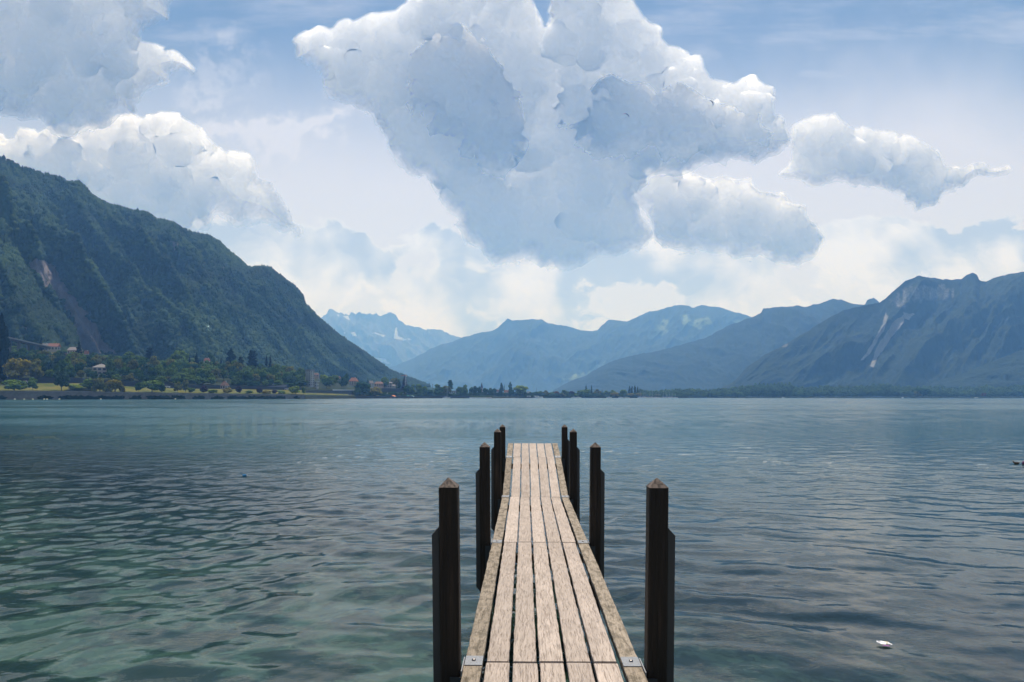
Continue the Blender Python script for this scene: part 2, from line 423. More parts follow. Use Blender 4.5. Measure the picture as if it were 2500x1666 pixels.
L2 = [(-400,285),(0,310),(120,300),(230,300),(330,282),(430,272),(475,305),(530,345),(585,372),(625,380),(645,415),(665,460),(690,490),(735,510),(745,560),(690,580),(600,550),(540,540),(470,590),(300,620),(0,620),(-400,600)]
F1 = [(1355,300),(1385,240),(1430,205),(1490,180),(1550,190),(1600,215),(1660,205),(1720,235),(1780,250),(1840,270),(1900,320),(1880,375),(1800,400),(1700,395),(1620,400),(1540,395),(1450,400),(1390,370)]
F2 = [(985,270),(985,200),(1005,120),(1045,65),(1100,45),(1165,72),(1215,130),(1255,210),(1285,290),(1300,390),(1240,450),(1160,450),(1090,400),(1030,330)]
for p_, D_, mt_, sd_, kw in ((B_,26000,cloud_mat('cumulus', .40, .8, sss=9500),3,dict(rmax=80,depth=.8)),
      (R_,30000,cloud_mat('cumulus arm', .5, .5, sss=9000),5,dict(rmax=50,melt=.15)),(M_,29000,cloud_mat('cumulus middle', .5, .7, sss=9000),7,dict(rmax=58,melt=.2)),
      (L1,22000,cloud_mat('cumulus bank', .6, 1.0, sss=7000),9,dict(rmax=90,fine=1.3,depth=.8)),(L2,24000,cloud_mat('cumulus low bank', .7, 1.2, sss=10000),11,dict(rmax=70,fine=1.3,melt=.4)),
      (F1,24600,cloud_mat('cumulus front', .45, 1.3, sss=9500),31,dict(rmax=52,depth=.7,melt=.5)),(F2,24800,bpy.data.materials['cumulus front'] if 'cumulus front' in bpy.data.materials else None,33,dict(rmax=55,depth=.7,melt=.5))):
    cloud('cumulus_cloud', p_, D_, mt_ or bpy.data.materials['cumulus front'], sd_, **kw)
# ---------------------------------------------------------------- lake surface, lake bed, haze
def waves(x, y):
    """height of the small swell near the pier"""
    rng = np.random.RandomState(5)
    wx = x + .32*fbm(x*.5, y*.5, 2, 91); wy = y + .38*fbm(x*.45+9, y*.45, 2, 92)
    h = np.zeros_like(x)
    for lam, amp, n in ((1.7, .0090, 5), (.95, .0066, 7), (.56, .0040, 9), (.34, .0018, 9), (.22, .0007, 9)):
        for i in range(n):
            th = rng.normal(math.pi/2+.12, .75); k = 2*math.pi/(lam*rng.uniform(.8, 1.25)); ph = rng.uniform(0, 6.28)
            h += amp*rng.uniform(.6, 1.2)/math.sqrt(n)*1.3*np.sin(k*(math.cos(th)*wx + math.sin(th)*wy) + ph)
    calm = .68 + .85*vn(x*.12+3, y*.10+1, 7)
    return h*calm
vy = np.concatenate([np.linspace(2600, 1740, 60, endpoint=False), np.linspace(1740, 1070, 560, endpoint=False), np.geomspace(100, 1.2, 90)+HZ])
dd = EYE*F/(vy-HZ)
cx = np.linspace(-420, 2920, 1080)
A = (cx-1250)/F
Yw = np.repeat(dd[:, None], len(A), 1); Xw = Yw*A[None, :]
fade = 1-sstep(20, 52, Yw)
Zw = waves(Xw, Yw)*fade
Pw = np.stack([Xw, Yw, Zw], -1)
for side, k in ((-1, 0), (1, -1)):                       # open water on beyond the view
    ext = Pw[:, k:(k+1) or None].copy(); ext[..., 0] = side*np.maximum(np.abs(ext[..., 0])*1.3, 120); ext[..., 2] = 0
    Pw = np.concatenate([ext, Pw] if side < 0 else [Pw, ext], 1)
rear = Pw[:1].copy(); rear[..., 1] = -40; rear[..., 2] = 0; Pw = np.concatenate([rear, Pw])
NR, NC = Pw.shape[:2]
me = mesh_np('lake_water', Pw.reshape(-1, 3), grid_faces(NR, NC), True)

m, t, out = material('lake water')
pos = t.n('ShaderNodeTexCoord').outputs['Object']
px_, py_, pz_ = t.sep(pos)
rip = t.v('MULTIPLY', pos, (.62, 1., 1.))
wind = t.noise(t.v('MULTIPLY', pos, (.010, .028, 1)), 1., 4, .6, dims='2D')          # wind lanes
wind = t.m('MULTIPLY_ADD', t.ss(.36, .66, wind), .8, .35)
far = t.ss(11., 30., py_)
h1 = t.noise(rip, 2.7, 3, .55, dims='2D')
h2 = t.noise(t.v('MULTIPLY', pos, (.8, 1.2, 1)), 9., 3, .6, dims='2D')
h3 = t.noise(rip, .8, 2, .5, dims='2D')
far2 = t.ss(50., 190., py_)
hh = t.m('MULTIPLY', h1, t.m('MULTIPLY_ADD', far, .050, .0035))
hh = t.m('ADD', hh, t.m('MULTIPLY', h2, t.m('MULTIPLY_ADD', far, .010, .0018)))
hh = t.m('ADD', hh, t.m('MULTIPLY', t.noise(t.v('MULTIPLY', pos, (.7, 1.2, 1)), 24., 2, .5, dims='2D'), .0005))
hh = t.m('ADD', hh, t.m('MULTIPLY', h3, t.m('MULTIPLY', far, .055)))
hh = t.m('MULTIPLY', hh, t.mix(far, 1., wind, 'FLOAT'))
bn = t.n('ShaderNodeBump'); t.put(bn.inputs['Height'], hh); bn.inputs['Strength'].default_value = 1.; bn.inputs['Distance'].default_value = 1.
inc = t.n('ShaderNodeNewGeometry').outputs['Incoming']     # facets turned to the eye hide those turned away
def patch(v, w_): return t.m('MULTIPLY', t.m('SUBTRACT', t.noise(t.v('MULTIPLY', pos, v), 1., 2, .6, dims='2D'), .5), w_)   # cat's-paws: groups of steeper ripples
pt = t.m('ADD', t.m('ADD', patch((2.2, .7, 1), t.m('MULTIPLY', t.ss(10., 25., py_), t.m('SUBTRACT', 1., t.ss(40., 90., py_)))), patch((1.1, .15, 1), t.m('MULTIPLY', t.ss(25., 60., py_), t.m('SUBTRACT', 1., t.ss(150., 350., py_))))), patch((.42, .024, 1), t.ss(90., 220., py_)))
tilt = t.m('MULTIPLY', t.m('MULTIPLY', t.ss(13., 85., py_), .105), t.m('MAXIMUM', t.m('MULTIPLY_ADD', pt, 4.2, 1.), .05))
nrm = t.v('NORMALIZE', t.v('ADD', bn.outputs[0], t.scale(t.v('MULTIPLY', inc, (1, 1, 0)), t.m('MULTIPLY', tilt, wind))))
fr = t.n('ShaderNodeFresnel'); fr.inputs['IOR'].default_value = 1.56; t.t.links.new(nrm, fr.inputs['Normal'])
gl = t.n('ShaderNodeBsdfGlossy'); gl.inputs['Roughness'].default_value = .015; t.t.links.new(nrm, gl.inputs['Normal'])
t.put(gl.inputs['Roughness'], t.m('MULTIPLY_ADD', far2, .10, .012))
tr = t.n('ShaderNodeBsdfTransparent'); tr.inputs['Color'].default_value = (.50, .71, .67, 1)
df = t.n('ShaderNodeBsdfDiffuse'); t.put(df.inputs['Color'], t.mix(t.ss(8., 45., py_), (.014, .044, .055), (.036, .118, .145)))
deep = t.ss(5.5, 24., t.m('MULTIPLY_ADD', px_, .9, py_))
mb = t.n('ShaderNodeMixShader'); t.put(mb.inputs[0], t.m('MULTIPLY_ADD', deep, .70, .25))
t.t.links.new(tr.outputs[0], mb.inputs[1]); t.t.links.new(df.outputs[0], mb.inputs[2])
ms = t.n('ShaderNodeMixShader'); t.t.links.new(fr.outputs[0], ms.inputs[0])
t.t.links.new(mb.outputs[0], ms.inputs[1]); t.t.links.new(gl.outputs[0], ms.inputs[2]); t.t.links.new(ms.outputs[0], out.inputs['Surface'])
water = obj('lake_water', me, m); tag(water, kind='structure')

# bed: stones and weed, falling away to the right and outwards
gx = np.concatenate([[-125], np.linspace(-60, 80, 190), [125]]); gy = np.concatenate([[-42], np.linspace(-25, 60, 170), np.geomspace(62, 5000, 24)])
GX, GY = np.meshgrid(gx, gy)
GX = GX*np.maximum(1, GY/55.)
dep = 1.15 + .045*np.clip(GY, 0, 400) + .10*np.clip(GX+3, 0, 40)*np.clip(1-GY/200, 0, 1) + .35*fbm(GX*.25, GY*.25, 4, 3) + .10*fbm(GX*1.6, GY*1.6, 3, 4)
dep = np.clip(dep, .5, 25)
m = surf('lake bed', None, .9, fn=lambda t, c: t.mix(t.ss(.44, .56, t.noise(c, .8, 6, .65)),
      t.mix(t.noise(c, 6., 4, .6), (.022, .032, .014), (.060, .074, .040)), t.mix(t.vor(c, 4.5, out=1), (.12, .14, .105), (.36, .38, .31))))
bed = obj('lake_bed', grid_mesh('lake_bed', np.stack([GX, GY, -dep], -1)), m); tag(bed, kind='structure')

# the air itself
m, t, out = material('haze air')
pv = t.n('ShaderNodeVolumePrincipled'); pv.inputs['Color'].default_value = (.20, .47, 1.0, 1)
pv.inputs['Density'].default_value = .00013; pv.inputs['Anisotropy'].default_value = .3
pv.inputs['Absorption Color'].default_value = (1, 1, 1, 1)
t.t.links.new(pv.outputs[0], out.inputs['Volume'])
hz = MB().box(-17000, 17000, -400, 14500, -32, 1800).build('haze', m)
tag(hz, kind='stuff')
# ---------------------------------------------------------------- mountains
def prof(pts, x):
    p = np.array(pts, float); return np.interp(x, p[:, 0], p[:, 1])
def terrain(name, ridge, dbase, dridge, mat, cols, rows, rough=.05, seed=1, spur=0., jag=1.2, lean=0., bulge=.15, zbase=-6., masks=None, back=True, slant=300.):
    """real hillside: rises from a foot at distance dbase to the ridge at dridge, then falls away behind"""
    x0, x1 = ridge[0][0], ridge[-1][0]
    cx = np.linspace(x0, x1, cols); db = prof(dbase, cx); dr = prof(dridge, cx)
    ry = prof(ridge, cx) + jag*fbm(cx/14., cx*0, 4, seed+5, .6)*2
    zr = EYE + (HZ-ry)/F*dr
    T = np.linspace(0, 1, rows)[:, None]
    D = db + (dr-db)*T
    CX = cx[None, :] + 0*T
    q = CX + slant*T
    prf = T**(1+bulge) if bulge >= 0 else 1-(1-T)**(1-bulge)
    Z = zbase + (zr-zbase)*prf
    env = np.sin(np.pi*np.clip(T, 0, 1))**.7
    S = (ridged(q/150., T*1.1+seed, 4, seed)-.5)*spur + fbm(CX/40., T*5., 5, seed+9)*rough
    Z = Z + (zr-zbase)*S*env
    D = D - (dr-db)*S*env*.6
    X = (CX-1250)/F*D
    P = np.stack([X, D, Z], -1)
    if back:
        B = P[-1:].copy(); B[..., 1] += 500; B[..., 0] *= B[..., 1]/P[-1:, :, 1]; B[..., 2] = B[..., 2]*.55
        P2 = np.concatenate([P, B])
    else: P2 = P
    me = grid_mesh(name, P2)
    if masks is not None:
        CY = HZ - (Z-EYE)/D*F
        M = masks(CX, CY)
        if back: M = np.concatenate([M, M[-1:]])
        attr(me, 'bare', M)
    o = obj(name, me, mat); tag(o, kind='structure')
    return o, P, (cx, T)

def poly_mask(CX, CY, poly, soft=6., warp=5., seed=3):
    X = CX + warp*fbm(CX/18., CY/18., 4, seed); Y = CY + warp*fbm(CX/18.+7, CY/18., 4, seed+1)
    inside = np.zeros(X.shape, bool); dist = np.full(X.shape, 1e9); n = len(poly)
    for i in range(n):
        (xa, ya), (xb, yb) = poly[i], poly[(i+1) % n]
        c = ((ya > Y) != (yb > Y)) & (X < (xb-xa)*(Y-ya)/(yb-ya+1e-9)+xa); inside ^= c
        ex, ey = xb-xa, yb-ya; u = np.clip(((X-xa)*ex+(Y-ya)*ey)/(ex*ex+ey*ey+1e-9), 0, 1)
        dist = np.minimum(dist, np.hypot(X-xa-u*ex, Y-ya-u*ey))
    return np.clip(.5+np.where(inside, dist, -dist)/(2*soft), 0, 1)

def hill_mat(name, c1, c2, bare=(.2, .19, .18), scale=.01, bst=.8):
    m, t, out = material(name)
    b = t.n('ShaderNodeBsdfPrincipled'); b.inputs['Roughness'].default_value = .95; b.inputs['Specular IOR Level'].default_value = .1
    pos = t.n('ShaderNodeTexCoord').outputs['Object']
    n1 = t.noise(pos, scale, 6, .6); n2 = t.noise(pos, scale*7, 3, .6)
    col = t.mix(t.ss(.35, .68, t.m('MULTIPLY_ADD', n2, .45, t.m('MULTIPLY', n1, .6))), c1, c2)
    a = t.n('ShaderNodeAttribute', attribute_name='bare').outputs['Fac']
    rock = t.mix(t.noise(pos, scale*3.5, 5, .65), tuple(.55*v for v in bare), tuple(1.3*v for v in bare))
    t.put(b.inputs['Base Color'], t.mix(t.ss(.25, .75, t.m('ADD', a, t.m('MULTIPLY', t.m('SUBTRACT', n2, .5), t.m('MULTIPLY', a, 1.2)))), col, rock))
    bp = t.n('ShaderNodeBump'); t.put(bp.inputs['Height'], t.m('ADD', n1, t.m('MULTIPLY', n2, .35))); bp.inputs['Strength'].default_value = bst; bp.inputs['Distance'].default_value = .25/scale
    t.t.links.new(bp.outputs[0], b.inputs['Normal']); t.t.links.new(b.outputs[0], out.inputs['Surface'])
    return m

L_RIDGE = [(-700,120),(-350,265),(-120,345),(0,388),(25,395),(55,411),(106,426),(149,441),(170,452),(195,458),(212,477),(246,501),(297,518),(361,534),(421,548),(433,558),(501,584),(531,601),(565,630),(603,662),(637,657),(659,664),(688,684),(722,707),(739,728),(744,747),(786,786),(829,822),(871,851),(914,881),(956,909),(990,922),(1030,937),(1080,956),(1110,968)]
QUARRY = [(62,640),(95,632),(135,648),(165,705),(215,765),(250,825),(290,868),(170,868),(150,830),(185,790),(150,740),(105,690)]
CLIFF = [(400,585),(440,590),(445,625),(425,620)]
FIELD = [(-60,430),(0,470),(22,510),(42,572),(30,560),(0,540),(-60,520)]
def lmask(x, y):
    q = poly_mask(x, y, QUARRY, 7, 9); c = poly_mask(x, y, CLIFF, 9, 12, 8)*.7
    c2 = poly_mask(x, y, [(525,640),(560,640),(565,665),(535,660)], 9, 10, 9)*.5
    c3 = poly_mask(x, y, [(100,860),(125,795),(190,800),(235,868)], 7, 9, 5)*.8
    return np.maximum(np.maximum(q, c3), np.maximum(c, c2))
fmat = hill_mat('forest slope', (.012, .032, .013), (.028, .060, .020), (.20, .17, .17), .010)
lm, LP, (lcx, lT) = terrain('wooded_mountain', L_RIDGE, [(-700,880),(0,980),(500,1350),(960,2300),(1110,2750)], [(-700,1500),(0,1650),(500,2000),(960,2600),(1110,2850)], fmat, 700, 260, .06, 1, .42, .8, bulge=.02, masks=lmask, slant=420.)
S_RIDGE = [(-500,380),(-120,540),(0,592),(40,618),(75,678),(105,735),(150,780),(178,806),(190,850),(215,900)]
sm, SP, (scx, sT) = terrain('wooded_foothill', S_RIDGE, [(-500,880),(215,960)], [(-500,1350),(215,1100)], fmat, 260, 120, .06, 21, .22, 1.2, bulge=.02, masks=lambda x, y: poly_mask(x, y, [(50,860),(52,790),(70,800),(75,860)], 5, 8)*.5)

# canopy of trees that clothes the near mountain (uncountable): small crowns strewn over the slope
def canopy(name, P, cx, T, n, seed, skip):
    rng = np.random.RandomState(seed); R, Cn = P.shape[:2]
    u = rng.rand(n*3)*(Cn-1.01); v = (rng.rand(n*3)**.8)*(R-1.01)
    i, j = v.astype(int), u.astype(int); fv, fu = (v-i)[:, None], (u-j)[:, None]
    pt = (P[i, j]*(1-fu)+P[i, j+1]*fu)*(1-fv)+(P[i+1, j]*(1-fu)+P[i+1, j+1]*fu)*fv
    X = pt[:, 0]/pt[:, 1]*F+1250; Yc = HZ-(pt[:, 2]-EYE)/pt[:, 1]*F
    keep = (X > -160) & (Yc < 945) & (rng.rand(len(X)) > skip(X, Yc))
    pt = pt[keep][:n]; k = len(pt); vv = (v/R)[keep][:n]
    phi = (1+5**.5)/2
    ico = np.array([(-1,phi,0),(1,phi,0),(-1,-phi,0),(1,-phi,0),(0,-1,phi),(0,1,phi),(0,-1,-phi),(0,1,-phi),(phi,0,-1),(phi,0,1),(-phi,0,-1),(-phi,0,1)])/np.hypot(1, phi)
    tri = np.array([(0,11,5),(0,5,1),(0,1,7),(0,7,10),(0,10,11),(1,5,9),(5,11,4),(11,10,2),(10,7,6),(7,1,8),(3,9,4),(3,4,2),(3,2,6),(3,6,8),(3,8,9),(4,9,5),(2,4,11),(6,2,10),(8,6,7),(9,8,1)])
    con = rng.rand(k) < .18+.5*vv
    r = np.where(con, rng.uniform(2.0, 3.3, k), rng.uniform(3.1, 5.9, k)); hgt = np.where(con, r*rng.uniform(2.0, 3.0, k), r*rng.uniform(.8, 1.25, k))
    jit = 1+.28*(rng.rand(k, 12, 3)-.5)*2
    vs = ico[None]*jit
    taper = np.where(con[:, None], 1-.55*np.clip(vs[..., 2], -.3, 1), 1)
    V = np.stack([vs[..., 0]*taper*r[:, None], vs[..., 1]*taper*r[:, None], vs[..., 2]*hgt[:, None]+hgt[:, None]*.55], -1)+pt[:, None, :]
    Fc = tri[None]+12*np.arange(k)[:, None, None]
    me = mesh_np(name, V.reshape(-1, 3), Fc.reshape(-1, 3), True)
    tone = np.clip(.5+.35*fbm(pt[:, 0]/90., pt[:, 2]/60., 3, 5)*2+.25*(rng.rand(k)-.5)-.25*con, 0, 1)
    attr(me, 'tone', np.repeat(tone, 12))
    m, t, out = material(name)
    b = t.n('ShaderNodeBsdfPrincipled'); b.inputs['Roughness'].default_value = .9; b.inputs['Specular IOR Level'].default_value = .15
    t.put(b.inputs['Base Color'], t.ramp(t.n('ShaderNodeAttribute', attribute_name='tone').outputs['Fac'], [(0, (.009, .025, .012)), (.5, (.023, .056, .019)), (1, (.060, .098, .027))]))
    t.t.links.new(b.outputs[0], out.inputs['Surface'])
    o = obj(name, me, m); return tag(o, kind='stuff')
canopy('mountain_forest', LP, lcx, lT, 52000, 3, lambda x, y: np.maximum(lmask(x, y)*1.3, poly_mask(x, y, FIELD, 6)*1.5))
canopy('foothill_forest', SP, scx, sT, 9000, 4, lambda x, y: poly_mask(x, y, [(50,860),(52,790),(70,800),(75,860)], 5, 8)*.8)

# far peaks with snow patches
FP = [(600,840),(700,812),(769,788),(782,778),(798,766),(802,756),(814,758),(826,764),(842,770),(852,769),(858,761),(868,765),(877,762),(887,769),(903,767),(911,769),(919,764),(927,769),(938,766),(954,762),(967,769),(973,782),(986,791),(1034,804),(1075,805),(1097,817),(1110,818),(1123,823),(1200,850),(1330,930)]
SNOW = [[(836,772),(850,770),(858,786),(846,778)],[(965,800),(968,800),(974,822),(992,828),(988,831),(962,828)],[(908,812),(940,818),(938,823),(916,816)],[(822,770),(828,770),(828,776)],[(856,812),(866,812),(873,820),(862,820)],[(992,826),(1012,830),(998,832)],[(838,812),(845,812),(842,816)],[(905,870),(940,878),(960,890),(920,884)]]
rmat = hill_mat('pale rock', (.05, .055, .055), (.11, .11, .11), (.55, .57, .60), .004, .6)
fm, _, _ = terrain('snowy_mountain', FP, [(600,10500),(1330,10500)], [(600,13000),(1330,13000)], rmat, 520, 120, .10, 31, .30, 3.2, bulge=.25, masks=lambda x, y: np.max([poly_mask(x, y, s, 1.6, 3.0) for s in SNOW], 0))
# two blue mountains across the valley
BM = [(860,958),(941,901),(973,890),(1005,877),(1030,865),(1053,850),(1100,836),(1126,825),(1164,814),(1196,809),(1215,801),(1228,788),(1239,778),(1250,783),(1262,781),(1292,780),(1324,781),(1340,790),(1372,794),(1403,802),(1429,809),(1458,807),(1470,795),(1486,782),(1531,786),(1565,771),(1585,761),(1609,759),(1633,748),(1663,745),(1692,751),(1712,746),(1751,749),(1775,757),(1809,766),(1834,774),(1900,800),(2050,860)]
def bmask(x, y):
    a = poly_mask(x, y, [(1655,770),(1690,775),(1730,772),(1742,795),(1700,800),(1670,792)], 7, 10)*.9
    b = poly_mask(x, y, [(1370,930),(1430,905),(1475,880),(1470,893),(1420,925)], 7, 10)*.8
    c = poly_mask(x, y, [(1600,800),(1630,775),(1640,790),(1610,830)], 7, 10)*.7
    d = poly_mask(x, y, [(1780,780),(1830,772),(1800,795)], 6, 9)*.8
    return np.maximum(np.maximum(a, b), np.maximum(c, d))*(.4+.9*vn(x/9., y/9., 4))
bmat = hill_mat('far forest', (.011, .020, .014), (.026, .040, .022), (.15, .20, .09), .006, .35)
terrain('blue_mountain', BM, [(860,7200),(2050,6200)], [(860,9200),(2050,8400)], bmat, 620, 140, .07, 41, .34, 1.4, bulge=.2, masks=bmask, slant=-200.)
RM = [(1340,960),(1379,937),(1428,918),(1472,893),(1516,874),(1619,854),(1663,842),(1721,825),(1780,795),(1839,773),(1858,764),(1863,753),(1900,750),(1946,747),(1966,749),(2000,742),(2034,730),(2054,732),(2083,743),(2112,743),(2117,732),(2132,726),(2143,734),(2150,742),(2300,800),(2400,860)]
terrain('dark_ridge_mountain', RM, [(1340,3900),(2400,3600)], [(1340,5200),(2400,5500)], hill_mat('ridge forest', (.007, .015, .012), (.013, .025, .015), (.2, .2, .2), .008, .35), 520, 130, .05, 51, .22, 1.3, bulge=.1, slant=260.)
NM = [(1730,964),(1761,947),(1790,932),(1829,893),(1868,866),(1912,844),(1961,815),(2024,776),(2060,758),(2112,746),(2147,739),(2161,729),(2191,703),(2210,687),(2244,674),(2279,679),(2303,682),(2347,683),(2362,671),(2376,667),(2386,673),(2391,683),(2406,689),(2435,676),(2469,668),(2500,665),(2600,655),(2750,690),(2950,720),(3200,760)]
SLIDE = [[(2163,765),(2170,770),(2155,810),(2135,848),(2108,880),(2100,882),(2125,845),(2150,800)],[(2190,775),(2212,762),(2206,790),(2180,820),(2150,865),(2132,898),(2122,894),(2140,850),(2165,808)],[(2205,760),(2235,768),(2222,780),(2205,776)]]
def nmask(x, y):
    s = np.max([poly_mask(x, y, q, 2.5, 5) for q in SLIDE], 0)
    cl = poly_mask(x, y, [(2165,735),(2215,692),(2330,690),(2330,735),(2250,750),(2180,760)], 14, 16)*.42*(.5+vn(x/8., y/30., 6))
    w = poly_mask(x, y, [(1905,843),(1925,838),(1922,848),(1908,850)], 2, 1)
    l = poly_mask(x, y, [(1940,846),(1990,838),(1985,842),(1945,850)], 2, 1)*.8
    return np.max([s, cl, w*.5, l*.5], 0)
terrain('rocky_mountain', NM, [(1730,2900),(3200,2500)], [(1730,3200),(2161,3650),(2500,3600),(3200,3400)], hill_mat('right forest', (.008, .017, .013), (.017, .030, .017), (.25, .245, .24), .010, .40), 760, 240, .06, 61, .30, 1.2, bulge=.06, masks=nmask, slant=-260.)
terrain('low_spur_mountain', [(2180,966),(2290,930),(2350,912),(2420,884),(2500,852),(2640,805),(2900,760)], [(2180,2500),(2900,2300)], [(2180,2650),(2900,2900)], hill_mat('spur forest', (.008, .018, .013), (.018, .032, .017), (.27, .26, .25), .012), 240, 80, .05, 71, .25, 1.0, bulge=.1)
# ---------------------------------------------------------------- the pier
def wood_deck(name, base, dark, lich, crack=1.0):
    m, t, out = material(name)
    b = t.n('ShaderNodeBsdfPrincipled'); b.inputs['Roughness'].default_value = .82; b.inputs['Specular IOR Level'].default_value = .25
    pos = t.n('ShaderNodeTexCoord').outputs['Object']
    tone = t.n('ShaderNodeAttribute', attribute_name='tone').outputs['Fac']
    seed = t.xyz(t.m('MULTIPLY', tone, 7.3), t.m('MULTIPLY', tone, 31.7), t.m('MULTIPLY', tone, 3.1))
    p = t.v('ADD', pos, seed)
    wob = t.v('SUBTRACT', t.noise(p, 9., 2, .5, out=1), (.5, .5, .5))
    pw = t.v('ADD', p, t.v('MULTIPLY', wob, (.030, .05, 0)))
    g1 = t.noise(t.v('MULTIPLY', pw, (60., 3.2, 8.)), 1., 4, .62)              # grain
    g2 = t.noise(t.v('MULTIPLY', pw, (150., 6., 10.)), 1., 3, .6)             # short checks
    g3 = t.noise(t.v('MULTIPLY', p, (3., 1.2, 3.)), 1., 4, .6)                 # weather stains
    chk = t.m('MULTIPLY', t.ss(.54, .70, g2), crack)
    chk2 = t.ss(.60, .72, t.noise(t.v('MULTIPLY', pw, (34., 1.6, 4.)), 1., 3, .6))
    c = t.mix(t.ss(.3, .72, g3), base, tuple(v*.80 for v in base))
    c = t.mix(t.ss(.38, .68, g1), c, tuple(v*.72 for v in base))
    c = t.mix(t.m('MULTIPLY', t.m('MAXIMUM', chk, t.m('MULTIPLY', chk2, .8)), .52), c, dark)
    lm_ = t.m('MULTIPLY', t.ss(.44, .62, t.noise(t.v('MULTIPLY', p, (14., 6., 5.)), 1., 5, .7)), lich)
    c = t.mix(lm_, c, (.075, .064, .042))
    sp = t.m('MULTIPLY', t.ss(.62, .70, t.noise(t.v('MULTIPLY', p, (70., 45., 30.)), 1., 2, .5)), lich)
    c = t.mix(sp, c, (.035, .032, .022))
    c = t.mix(.999, c, t.mix(1., c, t.mix(tone, (.84, .83, .82), (1.08, 1.07, 1.06)), blend='MULTIPLY'))
    t.put(b.inputs['Base Color'], c)
    bp = t.n('ShaderNodeBump'); t.put(bp.inputs['Height'], t.m('SUBTRACT', t.m('MULTIPLY', g1, .35), t.m('MAXIMUM', chk, chk2))); bp.inputs['Strength'].default_value = .7; bp.inputs['Distance'].default_value = .006
    t.t.links.new(bp.outputs[0], b.inputs['Normal']); t.t.links.new(b.outputs[0], out.inputs['Surface'])
    return m
M_deck = wood_deck('weathered deck', (.60, .505, .44), (.20, .125, .09), .10)
M_edge = wood_deck('lichened edge board', (.40, .335, .265), (.07, .05, .035), .62, .7)
def post_col(t, c):
    g = t.noise(t.v('MULTIPLY', c, (26., 26., 1.4)), 1., 4, .6)
    s = t.noise(t.v('MULTIPLY', c, (4., 4., .7)), 1., 4, .6)
    return t.mix(t.ss(.45, .8, t.m('MULTIPLY_ADD', g, .6, t.m('MULTIPLY', s, .4))), (.009, .0065, .005), (.052, .034, .024))
M_post = surf('tarred timber', None, .65, fn=post_col, bump=lambda t, c: (t.m('SUBTRACT', t.noise(t.v('MULTIPLY', c, (40., 40., 2.)), 1., 4, .6), t.ss(.60, .66, t.noise(t.v('MULTIPLY', c, (22., 22., .9)), 1., 3, .6))), .9, .012), spec=.3)
M_cap = surf('weathered timber end', None, .8, fn=lambda t, c: t.mix(t.m('MAXIMUM', t.ss(.50, .58, t.noise(t.v('MULTIPLY', c, (30., 30., 8.)), 1., 3, .6)), t.m('SUBTRACT', 1., t.ss(.0, .045, t.vor(c, 17., 'DISTANCE_TO_EDGE')))), (.150, .112, .092), (.040, .028, .024)),
             bump=lambda t, c: (t.noise(c, 60., 4, .6), .5, .006))
M_fend = surf('grey fender board', None, .55, fn=lambda t, c: t.mix(t.noise(t.v('MULTIPLY', c, (6., 6., 1.5)), 1., 4, .6), (.016, .018, .021), (.040, .043, .047)))
M_zinc = surf('galvanised plate', None, .55, .6, fn=lambda t, c: t.mix(t.vor(c, 60., out=0), (.29, .30, .325), (.19, .20, .22)))
M_steel = surf('dark painted steel', None, .5, .3, fn=lambda t, c: t.mix(t.noise(c, 9., 4, .6), (.018, .024, .030), (.036, .042, .050)))
M_bolt = surf('bolt steel', (.30, .27, .26), .35, .9)
M_beam = surf('dark bearer', None, .8, fn=lambda t, c: t.mix(t.noise(t.v('MULTIPLY', c, (4., 30., 30.)), 1., 3, .6), (.02, .016, .012), (.06, .045, .032)))

AX = math.atan(.0192)
pier = empty('pier', (.217*K, 0, 0), -AX); pier.scale = (K, K, K)
tag(pier, 'long narrow wooden pier of pale planks between dark pointed posts, running out into the lake', 'pier')
HW = .70
stations = [(.4, 1.08), (5.46, 1.08), (9.98, 1.08), (14.47, 1.085), (17.6, 1.655), (19.42, 1.885)]
rng = np.random.RandomState(12)
def board(xc, wd, y0, z0, y1, z1, th=.048, segs=46, wav=.0035, tone=.5, kx=0.):
    """one sawn board with slightly uneven arrises, lying from (y0,z0) to (y1,z1)"""
    n = segs+1; ys = np.linspace(y0, y1, n); zs = np.interp(ys, (y0, y1), (z0, z1)); s = rng.randint(1000)
    el = wav*(fbm(ys*6, ys*0+s, 3, s)*1.6+.5*fbm(ys*28, ys*0+s, 2, s+3)); er = wav*(fbm(ys*6, ys*0+s+9, 3, s+1)*1.6+.5*fbm(ys*28, ys*0+s, 2, s+4))
    cup = .0015*fbm(ys*2, ys*0, 2, s+2); kz = kx*(ys-y0)
    xl, xr = xc-wd/2+el+kz, xc+wd/2+er+kz; bv = .005
    V = np.stack([np.stack(a, -1) for a in ((xl, ys, zs-th), (xl, ys, zs-bv+cup), (xl+bv, ys, zs+cup), (xr-bv, ys, zs+cup*.3), (xr, ys, zs-bv), (xr, ys, zs-th))], 1)
    k = 6; f = []
    for i in range(n-1):
        for j in range(k):
            f.append((i*k+j, i*k+(j+1) % k, (i+1)*k+(j+1) % k, (i+1)*k+j))
    v = V.reshape(-1, 3); f += [(0, 1, 2, 5), (2, 3, 4, 5), ((n-1)*k+5, (n-1)*k+2, (n-1)*k+1, (n-1)*k), ((n-1)*k+5, (n-1)*k+4, (n-1)*k+3, (n-1)*k+2)]
    return v, np.array(f), np.full(len(v), tone)
def boards(name, lst, mat):
    vs, fs, ts, b = [], [], [], 0
    for v, f, tn in lst:
        vs.append(v); fs.append(f+b); ts.append(tn); b += len(v)
    me = mesh_np(name, np.concatenate(vs), np.concatenate(fs))
    import bmesh
    bm = bmesh.new(); bm.from_mesh(me); bmesh.ops.recalc_face_normals(bm, faces=bm.faces); bm.to_mesh(me); bm.free()
    attr(me, 'tone', np.concatenate(ts))
    return obj(name, me, mat, pier)
